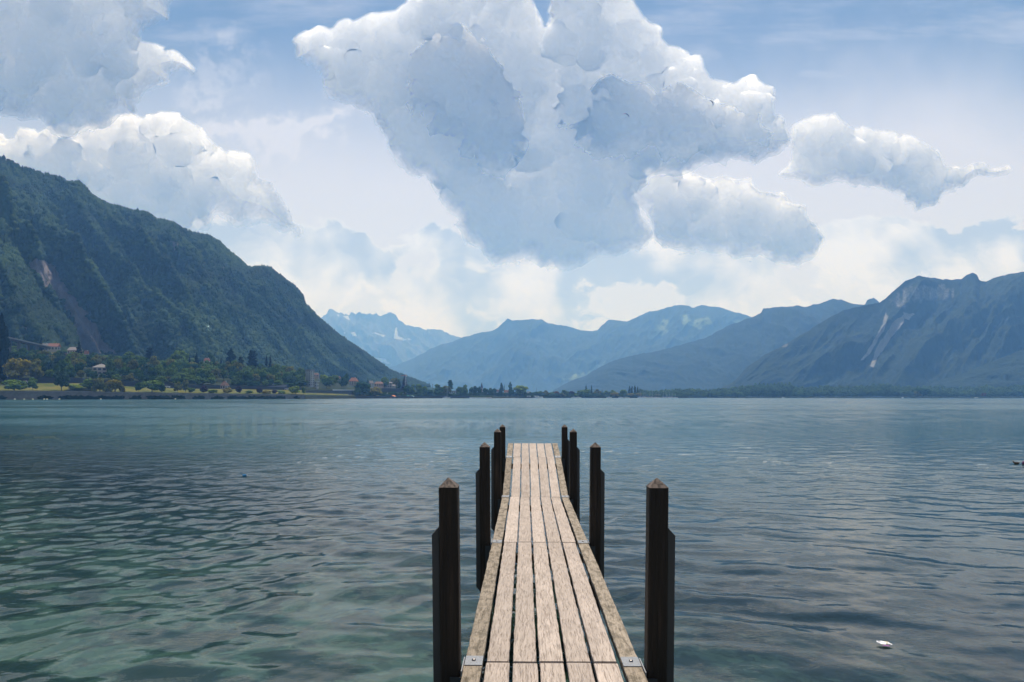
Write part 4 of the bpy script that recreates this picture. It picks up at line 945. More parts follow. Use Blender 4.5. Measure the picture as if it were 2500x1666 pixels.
T_ = [
 # big trees at the edge of the view and on the quay
 ('poplar',4,34,768,70,'black','tall black-green columnar tree standing above the white house at the shore'),
 ('round',45,56,868,60,'yellow','large yellow-green round tree beside the white shore house'),
 ('round',86,38,875,62,'olive','yellow-green tree touching the larger round one by the white house'),
 ('bush',35,48,924,3,'mid','big dark green shrub hanging over the quay wall'),
 ('oval',80,22,922,8,'mid','small slim tree on the quay next to the big overhanging shrub'),
 ('oval',150,36,905,10,'blue','loose grey-green tree standing alone on the promenade'),
 ('bush',182,36,937,16,'bright','bright yellow-green bush on the lawn below the villa'),
 ('bush',217,36,925,22,'mid','rounded green bush at the back of the willow group below the villa'),
 ('willow',244,34,923,4,'olive','drooping willow hanging over the quay, middle of the group below the villa'),
 ('willow',281,42,927,5,'yellow','broad yellow-green willow at the quay just past the villa'),
 ('oval',338,16,934,10,'dark','slim dark tree beside the broad tree on the quay'),
 ('round',371,46,926,8,'mid','broad green tree on the quay before the white car'),
 ('oval',397,14,940,8,'dark','small dark tree at the edge of the broad quay tree'),
 ('oval',434,18,933,10,'olive','first of two slender grey-green trees on the lawn'),
 ('oval',453,17,927,10,'olive','taller of the two slender grey-green trees on the lawn'),
 ('round',468,17,946,8,'mid','low round tree at the foot of the slender pair'),
 ('oval',498,18,942,8,'purple','dark purple-leaved tree on the quay, opposite the small chalet'),
 ('round',521,22,950,8,'mid','flat-topped green tree between the purple tree and the chalet'),
 ('round',556,22,946,8,'yellow','pale yellow-green tree in front of the small chalet'),
 ('oval',583,13,942,8,'purple','narrow dark purple tree just past the chalet'),
 ('round',608,18,953,8,'mid','low green tree between two purple trees'),
 ('oval',633,13,945,8,'purple','narrow purple tree above the quay near the sloping wall'),
 ('bush',651,20,953,8,'yellow','rounded yellow-green shrub near the sloping wall'),
 ('round',671,13,951,8,'purple','small dark purple tree by the sloping grey wall'),
 ('bush',687,19,953,8,'mid','small green shrub tree by the sloping grey wall'),
 ('round',722,27,940,8,'bright','bright green round tree at the end of the lawn near the tower block'),
 ('oval',741,9,945,8,'mid','slender tree at the very end of the stone quay'),
 # skyline trees of the wooded slope
 ('conifer',192,22,832,300,'black','tall dark spruce above the villa roofline'),
 ('conifer',101,14,822,330,'black','dark spruce beside the viaduct'),
 ('cedar',365,27,851,330,'black','dark spreading cedar on the skyline of the wooded slope'),
 ('round',318,34,858,330,'mid','round tree on the skyline beside the spreading cedar'),
 ('round',441,38,852,330,'mid','dome-shaped dark tree rising highest in the middle of the wooded slope'),
 ('conifer',480,20,861,330,'black','broad dark conifer next to the dome-shaped tree'),
 ('conifer',463,12,868,320,'black','small conifer between the dome tree and the little red roof'),
 ('round',514,22,863,330,'dark','dark tree over the little red roof in the wood'),
 ('poplar',564,26,851,300,'black','tall black column-shaped tree on the skyline of the wood'),
 ('conifer',540,10,870,310,'black','thin conifer beside the black column-shaped tree'),
 ('cedar',588,20,873,300,'black','small cedar between the black column and the tall pine'),
 ('cedar',617,34,857,290,'black','tall broad pine with a narrow top on the skyline'),
 ('conifer',651,15,868,270,'black','first of the twin dark spires on the skyline'),
 ('conifer',660,15,867,270,'black','second of the twin dark spires on the skyline'),
 ('round',675,20,884,240,'mid','round tree just below the twin dark spires'),
 ('oval',693,22,890,220,'mid','tree between the twin spires and the tower block'),
 ('round',709,24,891,200,'olive','wide tree two crowns before the tower block'),
 ('oval',736,24,898,170,'mid','tall green tree touching the white tower block'),
 # around the tower block and village slope
 ('round',790,20,912,190,'bright','light green tree behind the terrace of the tower block'),
 ('round',806,24,918,150,'mid','green tree beside the light green one past the tower block'),
 ('round',818,20,914,200,'mid','round green tree on the village slope before the dark pair'),
 ('round',797,24,923,110,'dark','dark tree low on the slope past the tower block'),
 ('oval',838,20,920,120,'dark','dark oval tree on the grassy slope'),
 ('oval',846,11,911,170,'dark','narrow dark tree rising behind the dark oval one'),
 ('conifer',871,5,918,260,'dark','tiny pointed conifer behind the salmon roof'),
 ('conifer',898,6,920,240,'dark','small pointed conifer above the pale gabled house'),
 ('round',884,36,928,2,'dark','very large dark tree at the waterline where the bank ends'),
 ('round',874,18,946,1,'dark','dark shrubby tree at the water against the very large tree'),
 ('bush',917,32,945,6,'yellow','wide yellow-green tree beside the very large dark shore tree'),
 ('round',940,20,920,200,'mid','round tree above the long pale building'),
 ('round',963,19,919,190,'olive','olive round tree between the pale building and the crane'),
 ('oval',974,10,926,180,'dark','dark tree against the olive round tree near the crane'),
 ('conifer',988,20,917,150,'purple','tall dark reddish conifer behind the crane'),
 ('round',993,18,940,40,'dark','dark tree in front of the foot of the crane'),
 ('bush',963,10,956,30,'dark','small dark bush above the orange canopy'),
 ('round',1007,14,938,40,'mid','green tree beside the tree at the crane foot'),
 ('oval',1023,17,936,30,'mid','tall green tree above the turquoise canopies'),
 ('round',1038,14,942,30,'mid','rounded tree next to the thin pole in the village'),
 ('bush',1050,15,951,20,'dark','low dark tree beneath the thin pole'),
 ('round',1069,24,938,25,'mid','broad round tree next to the white balcony house'),
 ('round',1090,21,940,25,'olive','olive green tree over the moored sailing boat'),
 ('cedar',1099,20,929,60,'dark','dark tall pine rising behind the white balcony house'),
 ('round',1121,15,941,20,'mid','square-crowned green tree right beside the white balcony house'),
 ('round',1135,17,939,20,'mid','second square-crowned green tree above the meadow'),
 ('oval',1151,12,945,60,'dark','dark tree at the back of the meadow'),
 ('oval',1160,11,941,60,'dark','tallest dark tree left of the church spire'.replace(' left of',' before')),
 ('oval',1170,11,944,50,'dark','dark tree touching the church spire'),
 ('bush',1165,12,959,20,'dark','small dark bush on the meadow'),
 ('round',1185,12,946,50,'dark','dark tree just past the church spire'),
 ('round',1197,14,947,45,'dark','rounded dark tree second past the church spire'),
 ('oval',1207,10,948,45,'dark','dark tree nearest to the chalet with the pale gable'.replace('nearest','next')),
 ('poplar',1224,12,935,120,'blue','grey-green bushy poplar behind the beach'),
 ('conifer',1231,5,938,120,'blue','narrow poplar spire beside the bushy one'),
 ('conifer',1221,14,948,25,'dark','dark cone-shaped tree at the back of the beach'),
 ('poplar',1246,13,933,40,'dark','tall dark poplar above the beach'),
 ('oval',1249,13,950,20,'dark','dark tree at the foot of the tall poplar'),
 ('round',1273,34,939,10,'bright','large bright green round tree at the end of the beach'),
 ('round',1309,13,956,20,'dark','low dark tree above the long white boat'),
 ('round',1319,15,953,30,'mid','green tree above the long white boat'),
 ('round',1332,14,953,30,'olive','olive tree just past the long white boat'),
 ('round',1346,14,957,25,'mid','green tree in the low row along the middle of the far shore'),
 ('round',1358,15,955,30,'rust','reddish green tree in the low row on the middle shore'),
 ('willow',1374,16,961,10,'olive','pale drooping tree at the waterline on the middle shore'),
 ('oval',1379,14,951,40,'mid','tallest green tree in the low row on the middle shore'),
 ('round',1396,12,954,40,'purple','dark purple rounded tree on the middle shore'),
 ('round',1408,13,962,8,'mid','small round tree at the water before the paired poplars'),
 ('round',1430,34,949,40,'mid','wide tree under the paired poplars'),
 ('round',1421,18,957,20,'dark','dark tree at the edge of the wide tree under the poplars'),
 ('poplar',1431,6,940,80,'blue','first of the paired thin poplars'),
 ('poplar',1444,6,941,80,'blue','second of the paired thin poplars'),
 ('bush',1437,24,962,6,'dark','dark shrubs at the waterline under the paired poplars'),
 ('round',1459,17,950,40,'olive','round olive tree past the paired poplars'),
 ('conifer',1470,5,951,40,'dark','thin dark spire past the paired poplars'),
 ('oval',1480,12,954,40,'mid','dull green tree before the marina'),
 ('round',1502,20,957,12,'yellow','yellow-green round tree by the marina entrance'),
 ('round',1495,18,952,50,'mid','green tree behind the yellow-green one by the marina'),
 ('round',1522,18,950,50,'mid','green tree before the clump of four poplars'),
 ('round',1540,18,960,10,'yellow','round yellow-green tree below the clump of poplars'),
 ('poplar',1537,8,942,60,'blue','first poplar of the clump of four by the marina'),
 ('poplar',1543,8,943,60,'blue','second poplar of the clump of four by the marina'),
 ('poplar',1550,8,941,60,'blue','tallest poplar of the clump of four by the marina'),
 ('poplar',1557,6,944,60,'dark','last and thinnest poplar of the clump by the marina'),
 ('round',1560,15,958,12,'yellow','yellow-green tree directly above the first marina boats'),
 ('round',1604,17,962,10,'olive','round olive tree among the marina masts'),
 ('round',2251,36,945,-120,'dark','massive dark tree filling the tiny island off the reed shore'),
 ('bush',2241,18,952,-122,'olive','olive bush at the side of the massive island tree'),
 ('bush',2402,13,959,6,'rust','orange-brown bush at the edge of the reed shore'),
]
for q in T_:
    tree(*q, base=(.4 if q[4] < -50 else None))
# broadleaf trees crowding the slope
ZONES = [(0,95,'beneath the viaduct'),(95,205,'between the viaduct and the grey roofed villa'),(262,360,'between the villa and the spreading cedar'),(360,470,'under the dome-shaped skyline tree'),(470,600,'around the little red roof and the chalet'),(600,735,'between the twin spires and the tower block')]
CW = dict(dark='dark green', mid='mid green', olive='olive green', blue='bluish green')
for layer_, (mm, sp, hh, ww) in enumerate([(345,24,24,27),(280,22,26,28),(215,21,27,27),(155,20,27,26),(112,18,24,24),(88,18,15,20)]):
    c = (96 if mm < 200 else 24)+rng.uniform(0, 12)
    while c < 738:
        cc = c+rng.uniform(-5, 5); c += sp
        if 202 < cc < 268 and 95 < mm < 200: continue
        if 268 < cc < 330 and mm < 60: continue
        if 525 < cc < 562 and mm < 120: continue
        z = next((s for a, b, s in ZONES if a <= cc < b), None)
        d = ds(cc)+K*mm; h = K*hh*rng.uniform(.72, 1.28)
        if z is None: z = 'close behind the grey roofed villa'
        top = HZ-(land_z(cc, d)+h-EYE)/d*F
        lim = np.interp(cc, [20,96,125,150,200,260,300,420,480,560,640,700,738], [842,850,858,854,858,864,864,866,870,874,882,892,904])
        top = max(top, lim+rng.uniform(0, 7))
        k = ['round','round','oval','round'][rng.randint(4)]; cl = ['dark','mid','dark','mid','olive','mid','blue'][rng.randint(7)]
        tree(k, cc, ww*rng.uniform(.75, 1.25), top, mm+rng.uniform(-12, 12), cl, '%s tree on the wooded slope %s' % (CW[cl], z), '%s trees on the slope %s' % (CW[cl], z))

# the wood behind the reeds: reads as one mass
rs = np.random.RandomState(9)
def wood(name, items, leafs, size, mat, seed):
    vs, fs, ts, b = [], [], [], 0
    pro = [crown_mesh(k, seed+i, leafs, size) for i, k in enumerate(['round','oval','round','poplar','oval','bush'])]
    dat = []
    for p in pro:
        v = np.zeros(len(p.vertices)*3, np.float32); p.vertices.foreach_get('co', v); f = np.zeros(len(p.polygons)*4, np.int32); p.polygons.foreach_get('vertices', f)
        tt = np.zeros(len(p.vertices), np.float32); p.attributes['tone'].data.foreach_get('value', tt); dat.append((v.reshape(-1, 3), f.reshape(-1, 4), tt))
    for (x, y, z, w_, h, k, tn) in items:
        v, f, tt = dat[k]; a = rs.uniform(0, 6.28); R = np.array([[math.cos(a), -math.sin(a), 0], [math.sin(a), math.cos(a), 0], [0, 0, 1]])
        vs.append((v@R.T)*np.array([w_, w_, h])+np.array([x, y, z])); fs.append(f+b); ts.append(np.clip(tt*.6+tn, 0, 1)); b += len(v)
    me = mesh_np(name, np.concatenate(vs), np.concatenate(fs)); attr(me, 'tone', np.concatenate(ts)); return tag(obj(name, me, mat), kind='stuff')
TOPW = [(1560,953),(1600,955),(1640,952),(1690,949),(1720,951),(1760,949),(1800,946),(1826,942),(1840,938),(1930,937),(1935,945),(1985,946),(2020,942),(2070,944),(2125,942),(2135,936),(2172,937),(2180,942),(2240,943),(2300,942),(2310,948),(2330,947),(2380,946),(2410,941),(2430,946),(2490,941),(2560,943),(2960,943)]
items = []
for row, (mm, dy) in enumerate([(330, 0), (230, 3), (140, 7), (70, 12)]):
    c = 1562.
    while c < 2960:
        d = ds(c)+K*mm; tp = np.interp(c, [p[0] for p in TOPW], [p[1] for p in TOPW])-2.5+dy+rs.uniform(-2, 2.5)
        h = EYE+(HZ-tp)/F*d-1.5; w_ = rs.uniform(12, 22)/F*d
        items.append(((c-1250)/F*d, d, 1.5, w_*1.15, h, [0,1,2,4,5,0][rs.randint(6)] if dy or not 1840 < c < 1930 else 3, rs.uniform(0, .45))); c += rs.uniform(6, 11)
wood('shore_woods', items, 420, .06, leaf_mat('far wood leaves', (.085, .135, .042), .55), 900)
items = []
for row in range(2):
    c = 868.
    while c < 1562:
        mm = (14, 45)[row]+rs.uniform(-6, 6); d = ds(c)+K*mm; tp = (961.5, 957.5)[row]+rs.uniform(-2.5, 2.5) - (0 if c > 960 else (960-c)*.06)
        if row == 0 and (1188 < c < 1268 or 1128 < c < 1200): c += 8; continue
        zb = land_z(c, d)-1; h = EYE+(HZ-tp)/F*d-zb; items.append(((c-1250)/F*d, d, zb, rs.uniform(9, 17)/F*d, max(2., h), rs.choice([0, 1, 5, 5]), rs.uniform(0, .5))); c += rs.uniform(6, 11)
wood('village_greenery', items, 380, .06, leaf_mat('village leaves', (.055, .092, .030), .6), 930)
items = []
for c in np.arange(1690, 2960, 3.0):
    mm = rs.uniform(-3, 14); d = ds(c)+mm; items.append(((c-1250)/F*d, d, -.2, rs.uniform(8, 15), rs.uniform(1.6, 3.6), 5, rs.uniform(.1, .5)))
wood('reeds', items, 90, .12, leaf_mat('reed leaves', (.060, .085, .030), .5), 950)
items = []
for c in np.arange(-120, 745, 2.2):
    if vn(np.array(c/22.), np.array(3.3), 5) < .46: continue
    mm = rs.uniform(-1.5, .3); d = ds(c)+K*mm; items.append(((c-1250)/F*d, d, -.3, rs.uniform(3, 6.5), rs.uniform(2.0, 5.2), 5, rs.uniform(0, .3)))
wood('quay_undergrowth', items, 120, .10, leaf_mat('quay weeds', (.026, .040, .016), .6), 970)
isl = MB(); d = ds(2251)-120*K; isl.tube(((2251-1250)/F*d, d, -2), ((2251-1250)/F*d, d, .9), 21, 20, 18)
tag(isl.build('island', M_quayd), 'tiny low walled island off the reed shore', 'island')
# ---------------------------------------------------------------- houses and other things on the far shore
def wallm(name, c): return surf(name, None, .85, fn=lambda t, k: t.mix(t.noise(k, .5, 4, .6), tuple(.82*v for v in c), tuple(1.08*v for v in c)))
W_cream = wallm('cream render', (.38, .34, .29)); W_white = wallm('white render', (.46, .45, .43)); W_grey = wallm('grey render', (.40, .40, .38)); W_pink = wallm('pinkish render', (.48, .36, .30))
def roofm(name, c): return surf(name, None, .85, fn=lambda t, k: t.mix(t.noise(t.v('MULTIPLY', k, (1, 1, 4)), 1.2, 4, .6), tuple(.75*v for v in c), tuple(1.2*v for v in c)))
R_red = roofm('red tiles', (.19, .07, .045)); R_orange = roofm('orange tiles', (.25, .105, .065)); R_grey = roofm('grey slate', (.20, .19, .19)); R_brown = roofm('brown tiles', (.17, .09, .07)); R_pale = roofm('pale roof', (.24, .21, .20))
M_glass = surf('dark window', (.03, .035, .04), .15); M_shut = surf('shutter', (.10, .06, .05), .7)
def place(c, mm, base=None):
    d = ds(c)+K*mm; return ((c-1250)/F*d, d, land_z(c, d) if base is None else base), d
def house(c, mm, wpx, base_y, eave_y, top_y, yaw, label, wall, roof, floors=2, cols=4, depth=.7, hip=.3, cat='house', name='house', balcony=False, flat=False, chimney=True, side_cols=2):
    d = ds(c)+K*mm; S = d/F; Wd = wpx*S; zb = EYE+(HZ-base_y)*S; ze = EYE+(HZ-eave_y)*S; zt = EYE+(HZ-top_y)*S
    cs, sn = abs(math.cos(yaw)), abs(math.sin(yaw)); w = Wd/(cs+depth*sn); dp = w*depth; h = ze-zb; o = empty(name, ((c-1250)*S, d+dp/2, zb), yaw)
    mb = MB(); mb.box(-w/2, w/2, -dp/2, dp/2, -3, h); mb.build('wall', wall, o)
    ov = .05*w; rh = zt-ze
    rb = MB()
    if flat: rb.box(-w/2-ov*1.6, w/2+ov*1.6, -dp/2-ov*1.6, dp/2+ov*1.6, h+.01, h+max(.5, rh))
    else:
        e = h-.15; hx = w/2+ov; hy = dp/2+ov; rx = max(.02, w/2*(1-hip*1.6) if hip else hx)
        rb.add([(-hx,-hy,e),(hx,-hy,e),(hx,hy,e),(-hx,hy,e),(-rx,0,h+rh),(rx,0,h+rh),(-hx,-hy,e-.25),(hx,-hy,e-.25),(hx,hy,e-.25),(-hx,hy,e-.25)],
               [(0,1,5,4),(2,3,4,5),(1,2,5),(3,0,4),(6,7,1,0),(7,8,2,1),(8,9,3,2),(9,6,0,3),(9,8,7,6)])
    rf = rb.build('roof', roof, o)
    if chimney and not flat:
        cb = MB(); cb.box(w*.18, w*.18+.9, -.5, .5, h+rh*.2, h+rh*1.12); cb.build('chimney', W_grey, rf)
    fh = h/floors; ww = w/cols*.42; wh = fh*.52
    for f in range(floors):
        z0 = f*fh+fh*.26
        for q in range(cols):
            xc = -w/2+w*(q+.5)/cols
            wb = MB(); wb.box(xc-ww/2, xc+ww/2, -dp/2-.06, -dp/2+.1, z0, z0+wh); wb.build('window', M_glass, o)
        for q in range(side_cols):
            yc = -dp/2+dp*(q+.5)/side_cols; sx = 1 if yaw > 0 else -1
            if yaw < 0: sx = 1
            wb = MB(); wb.box(min(sx*(w/2+.06), sx*(w/2-.1)), max(sx*(w/2+.06), sx*(w/2-.1)), yc-ww/2, yc+ww/2, z0, z0+wh); wb.build('window', M_glass, o)
        if balcony and f > 0:
            bb = MB(); bb.box(-w*.48, w*.48, -dp/2-1.3, -dp/2-.002, f*fh-.12, f*fh+.12); bb.box(-w*.48, w*.48, -dp/2-1.35, -dp/2-1.302, f*fh-.1, f*fh+1.); bb.build('balcony', W_white, o)
    return tag(o, label, cat)
house(235, 150, 58, 926, 897, 887.5, -.95, 'large pale villa with a grey hipped roof standing among the slope trees', W_cream, R_grey, 3, 3, .9, .42, side_cols=4, cat='villa', name='villa')
house(14, 90, 30, 928, 908, 905, -.15, 'low white house with a flat roof beside the tall black columnar tree', W_white, W_white, 2, 4, .5, flat=True)
house(2, 140, 16, 906, 893, 887, .1, 'small house with a dark red roof above the flat roofed white house', W_pink, R_brown, 1, 2, .7, 0)
house(128, 360, 24, 856, 846, 838, .12, 'bright orange tiled house at the end of the viaduct', W_cream, R_orange, 1, 3, .6, 0)
house(106, 375, 20, 856, 845.5, 838.5, .12, 'long grey roof touching the orange tiled house', W_grey, R_grey, 1, 3, .6, 0)
house(108, 290, 44, 880, 870, 861, .25, 'pale roofed long house on the slope below the viaduct', W_pink, R_pale, 1, 5, .5, .2)
house(158, 280, 20, 886, 872, 862, -.3, 'small brownish roofed house half hidden by trees above the villa', W_grey, R_brown, 2, 2, .8, .3)
house(178, 330, 30, 866, 855, 847, -.2, 'reddish hall with a pale curved looking roof below the dark spruce', W_pink, R_pale, 1, 4, .6, 0)
house(209, 300, 10, 876, 864, 856, .2, 'tiny house with an orange roof beside the dark spruce', W_white, R_orange, 2, 2, .8, 0)
house(503, 315, 16, 890, 881, 874, .3, 'little house with a red roof peeping out of the wooded slope', W_white, R_red, 1, 2, .8, .2)
house(546, 60, 20, 950.5, 941, 931, -.45, 'small chalet with a steep brown red roof beside the lakeside lawn', W_cream, R_brown, 1, 2, .8, .35, cat='chalet', name='chalet')
o = house(755, 130, 19, 942, 906, 902.5, -.45, 'white multi storey tower block with an overhanging flat roof', W_white, R_grey, 7, 2, .9, flat=True, cat='tower block', name='tower_block', balcony=True)
house(767, 110, 17, 946, 932, 930.5, -.2, 'low white terraced annex at the foot of the tower block', W_white, W_white, 2, 3, .7, flat=True, balcony=True, cat='annex')
house(771, 260, 13, 920, 915, 911, .1, 'house with a brown roof just behind the tower block', W_pink, R_brown, 1, 2, .7, .2)
house(825, 270, 12, 930, 924, 919, .1, 'small red roof between trees on the village slope', W_cream, R_red, 1, 2, .7, .2)
house(862, 230, 21, 940, 931, 922, -.2, 'salmon tiled house on the grassy village slope', W_cream, R_orange, 2, 3, .7, .25)
house(905, 190, 12, 945, 936, 930, .6, 'pale gabled house between the salmon roof and the long pale building', W_white, R_pale, 2, 2, .8, 0)
house(924, 200, 22, 944, 937, 932, .1, 'house with a wide dark brown roof beside the pale gabled house', W_pink, R_brown, 1, 4, .6, .2)
house(946, 190, 22, 947, 935, 933, -.1, 'long pale flat fronted building below the round village trees', W_cream, R_pale, 2, 4, .6, .1)
house(960, 170, 12, 948, 942, 939, .2, 'low house with a pale roof near the crane', W_white, R_pale, 1, 3, .7, .2)
house(1103, 30, 20, 969, 956.5, 954.5, -.15, 'white three storey house with balconies behind the quay', W_white, R_pale, 3, 4, .6, flat=True, balcony=True)
house(1215, 60, 8, 968, 956, 951.5, .5, 'tall narrow house with a pale gable behind the beach trees', W_grey, R_brown, 3, 2, .8, 0)
house(1237, 55, 13, 968.5, 958, 952.5, -.4, 'white house with a dark steep roof beside the tall dark poplar', W_white, R_brown, 2, 3, .8, 0)
house(1294, 70, 10, 968.5, 963, 960.5, .1, 'low cream building past the bright round tree', W_cream, R_pale, 1, 3, .6, .2)
house(1291, 130, 8, 966, 958.5, 956, .1, 'white roofed hall just above the low cream building', W_white, W_white, 1, 2, .6, flat=True)
# church
(loc, d) = place(1176, 110); S = d/F; o = empty('church', loc); zz = lambda y: EYE+(HZ-y)*S-loc[2]
mb = MB(); a = 2.6*S; mb.box(-a, a, -a, a, -2, zz(947)); mb.build('tower', W_cream, o)
mb = MB(); a = 3.3*S; mb.add([(-a,-a,zz(947.2)),(a,-a,zz(947.2)),(a,a,zz(947.2)),(-a,a,zz(947.2)),(0,0,zz(933.5))], [(3,2,1,0),(0,1,4),(1,2,4),(2,3,4),(3,0,4)]); mb.build('spire', roofm('dark slate', (.07, .075, .085)), o)
mb = MB(); mb.box(-2.61*S-.02, -2.61*S+.3, -.8*S, .8*S, zz(951.5), zz(948.5)); mb.box(-.8*S, .8*S, -2.6*S-.06, -2.6*S+.3, zz(951.5), zz(948.5)); mb.build('window', M_glass, o)
tag(o, 'village church tower with a sharp dark spire', 'church')
# viaduct on the hillside
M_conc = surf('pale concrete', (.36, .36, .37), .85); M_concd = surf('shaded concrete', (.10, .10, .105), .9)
o = empty('viaduct', (0, 0, 0)); v0, v1 = at(-60, 808, 800), at(122, 849, 870); mb = MB()
def beam(mb, p, q, w, h):
    p, q = Vector(p), Vector(q); n = Vector((q.y-p.y, -(q.x-p.x), 0)).normalized()*w/2; u = Vector((0, 0, h))
    return mb.add([p-n, p+n, q+n, q-n, p-n+u, p+n+u, q+n+u, q-n+u], [(0,3,2,1),(4,5,6,7),(0,1,5,4),(1,2,6,5),(2,3,7,6),(3,0,4,7)])
beam(mb, v0, v1, 9, 1.1).build('deck', M_conc, o)
beam(MB(), v0+Vector((0, 0, -2.4)), v1+Vector((0, 0, -1.6)), 6, 1.58).build('girder', M_concd, o)
for q in range(8):
    p = v0.lerp(v1, (q+.5)/8); mb = MB(); mb.box(p.x-1.1, p.x+1.1, p.y-1.6, p.y+1.6, p.z-40, p.z-2.2); mb.build('pier_column', M_concd, o)
tag(o, 'pale concrete road viaduct descending along the hillside above the houses', 'viaduct')
# crane, poles
M_mast = surf('crane steel', (.55, .52, .50), .5); M_redp = surf('red paint', (.40, .07, .05), .5)
(loc, d) = place(990, 60); S = d/F; o = empty('tower_crane', loc); zz = lambda y: EYE+(HZ-y)*S-loc[2]
mb = MB(); zt = zz(913)
for sx in (-1, 1):
    for sy in (-1, 1): mb.box(sx*.7-.12, sx*.7+.12, sy*.7-.12, sy*.7+.12, -2, zt)
n = 22
for q in range(n):
    za, zb_ = zt*q/n, zt*(q+1)/n
    mb.tube((-.7, -.82, za), (.7, -.82, zb_), .09, 4); mb.tube((.82, -.7, za), (.82, .7, zb_), .09, 4)
mb.build('mast', M_mast, o)
mb = MB(); mb.tube((-11*S, 0, zz(918)), (4*S, 0, zz(917)), .5, 5); mb.tube((-11*S, 0, zz(918)), (0, 0, zz(914)), .12, 4); mb.tube((4*S, 0, zz(917)), (0, 0, zz(914)), .12, 4); mb.build('jib', M_redp, o)
mb = MB(); mb.box(.9, 2.6, -.9, .9, zz(919.5), zz(917.6)); mb.build('cab', M_white, o)
tag(o, 'slim tower crane with a short red jib in front of the dark reddish conifer', 'crane')
def pole(c, mm, top, r, label, mat):
    (loc, d) = place(c, mm); S = d/F; mb = MB(); h = EYE+(HZ-top)*S-loc[2]
    mb.tube((0, 0, -1), (0, 0, h), r, 6, r*.6); mb.tube((-r*2.2, 0, h*.93), (r*2.2, 0, h*.93), r*.5, 5); o = mb.build('pole', mat); o.location = loc; return tag(o, label, 'pole')
pole(1056.5, 60, 937.5, .55, 'thin dark pole above the low village trees', M_concd)
pole(1309.5, 60, 948.5, .40, 'thin pole rising before the low trees past the cream building', M_concd)
o = pole(1628, -2, 963.5, .35, 'white T-shaped harbour light among the marina boats', M_white); 
# cars on the shore road
M_carw = surf('white car paint', (.78, .78, .78), .25); M_card = surf('dark car paint', (.06, .06, .07), .25); M_tyre = surf('tyre', (.02, .02, .02), .8); M_cgl = surf('car glass', (.03, .035, .04), .08)
def car_proto(mat):
    e = empty('parked_car'); sc = 1.15
    pr = [(-2.1,.35),(2.1,.35),(2.15,.75),(1.3,.92),(-1.9,.95),(-2.15,.8)]
    MB().prism([(a*sc, b*sc) for a, b in pr], 1, -.85*sc, .85*sc).build('body', mat, e)
    cb = [(-1.75,.94),(1.2,.92),(.45,1.42),(-1.25,1.45)]
    MB().prism([(a*sc, b*sc) for a, b in cb], 1, -.76*sc, .76*sc).build('cabin', M_cgl, e)
    MB().prism([(a*sc, b*sc) for a, b in [(-1.3,1.44),(.46,1.41),(.40,1.49),(-1.2,1.51)]], 1, -.77*sc, .77*sc).build('roof', mat, e)
    for sx in (-1.3, 1.35):
        for sy in (-1, 1): MB().tube((sx*sc, sy*.70*sc, .34*sc), (sx*sc, sy*.88*sc, .34*sc), .34*sc, 10).build('wheel', M_tyre, e)
    return e
def dup(e):
    c = e.copy(); C.objects.link(c)
    for ch in list(e.children):
        k = ch.copy(); C.objects.link(k); k.parent = c
    return c
cw = car_proto(M_carw); cd = car_proto(M_card); used = set()
def car(proto, c, mm, label, yaw=0., s=1.5):
    e = proto if proto.name not in used else dup(proto); used.add(proto.name)
    (loc, d) = place(c, mm); e.location = (loc[0], loc[1], land_z(c, ds(c)+K*55)+.15 if 50 < mm < 80 else loc[2]); e.rotation_euler.z = yaw; e.scale = (s, s, s)
    return tag(e, label, 'car', 'cars on the shore road')
car(cw, 62, 66, 'white car passing behind the overhanging shrub, near the white house'); car(cw, 406, 62, 'white car on the road past the broad quay tree', .05); car(cw, 702, 62, 'white car on the road below the sloping grey wall', math.pi)
car(cw, 945, 50, 'white car parked on the village terrace below the long pale building', .6, 1.9); car(cw, 979, 52, 'white van-like car parked on the terrace beside the crane foot', .1, 2.0)
car(cd, 57, 66, 'dark car close behind the white one near the white house'); car(cd, 856, 16, 'dark car parked on the grassy bank under the wall', .2, 1.7)
# canopies, boats
def canopy_tent(c, mm, wpx, y0, y1, mat, label, base=None):
    d = ds(c)+K*mm; S = d/F; w = wpx*S; z0 = EYE+(HZ-y0)*S; z1 = EYE+(HZ-y1)*S; o = empty('canopy', ((c-1250)*S, d, z0-2.4))
    n = 10; vs = [(w/2*math.cos(2*math.pi*q/n), w/2*math.sin(2*math.pi*q/n), 2.4) for q in range(n)]+[(w*.25*math.cos(2*math.pi*q/n), w*.25*math.sin(2*math.pi*q/n), 2.4+(z1-z0)*.62) for q in range(n)]+[(0, 0, 2.4+z1-z0)]
    MB().add(vs, [(q, (q+1) % n, n+(q+1) % n, n+q) for q in range(n)]+[(n+q, n+(q+1) % n, 2*n) for q in range(n)]+[tuple(range(n-1, -1, -1))]).build('canopy_top', mat, o)
    for q in range(4):
        a = math.pi/4+q*math.pi/2; MB().tube((w*.42*math.cos(a), w*.42*math.sin(a), -1), (w*.42*math.cos(a), w*.42*math.sin(a), 2.45), .09, 6).build('leg', M_mast, o)
    return tag(o, label, 'canopy')
M_or = surf('orange canvas', (.75, .25, .06), .8); M_tq = surf('turquoise canvas', (.08, .50, .46), .8); M_tq2 = surf('pale aqua canvas', (.45, .68, .62), .8); M_rs = surf('red canvas', (.55, .12, .07), .8); M_bl = surf('blue canvas', (.25, .42, .62), .8)
canopy_tent(960.5, 6, 14, 968.4, 965, M_or, 'bright orange pointed canopy by the water in the village')
canopy_tent(951, 5, 11, 971, 969, M_rs, 'low red canopy at the water beside the orange one')
canopy_tent(996, 6, 9, 968.3, 966, M_tq, 'turquoise canopy in the row of three by the quay')
canopy_tent(1006.5, 6, 11, 968.5, 966.2, M_tq2, 'pale aqua canopy beside the turquoise one')
canopy_tent(987, 8, 6, 968, 966.4, M_bl, 'small blue canopy at the start of the row of three')
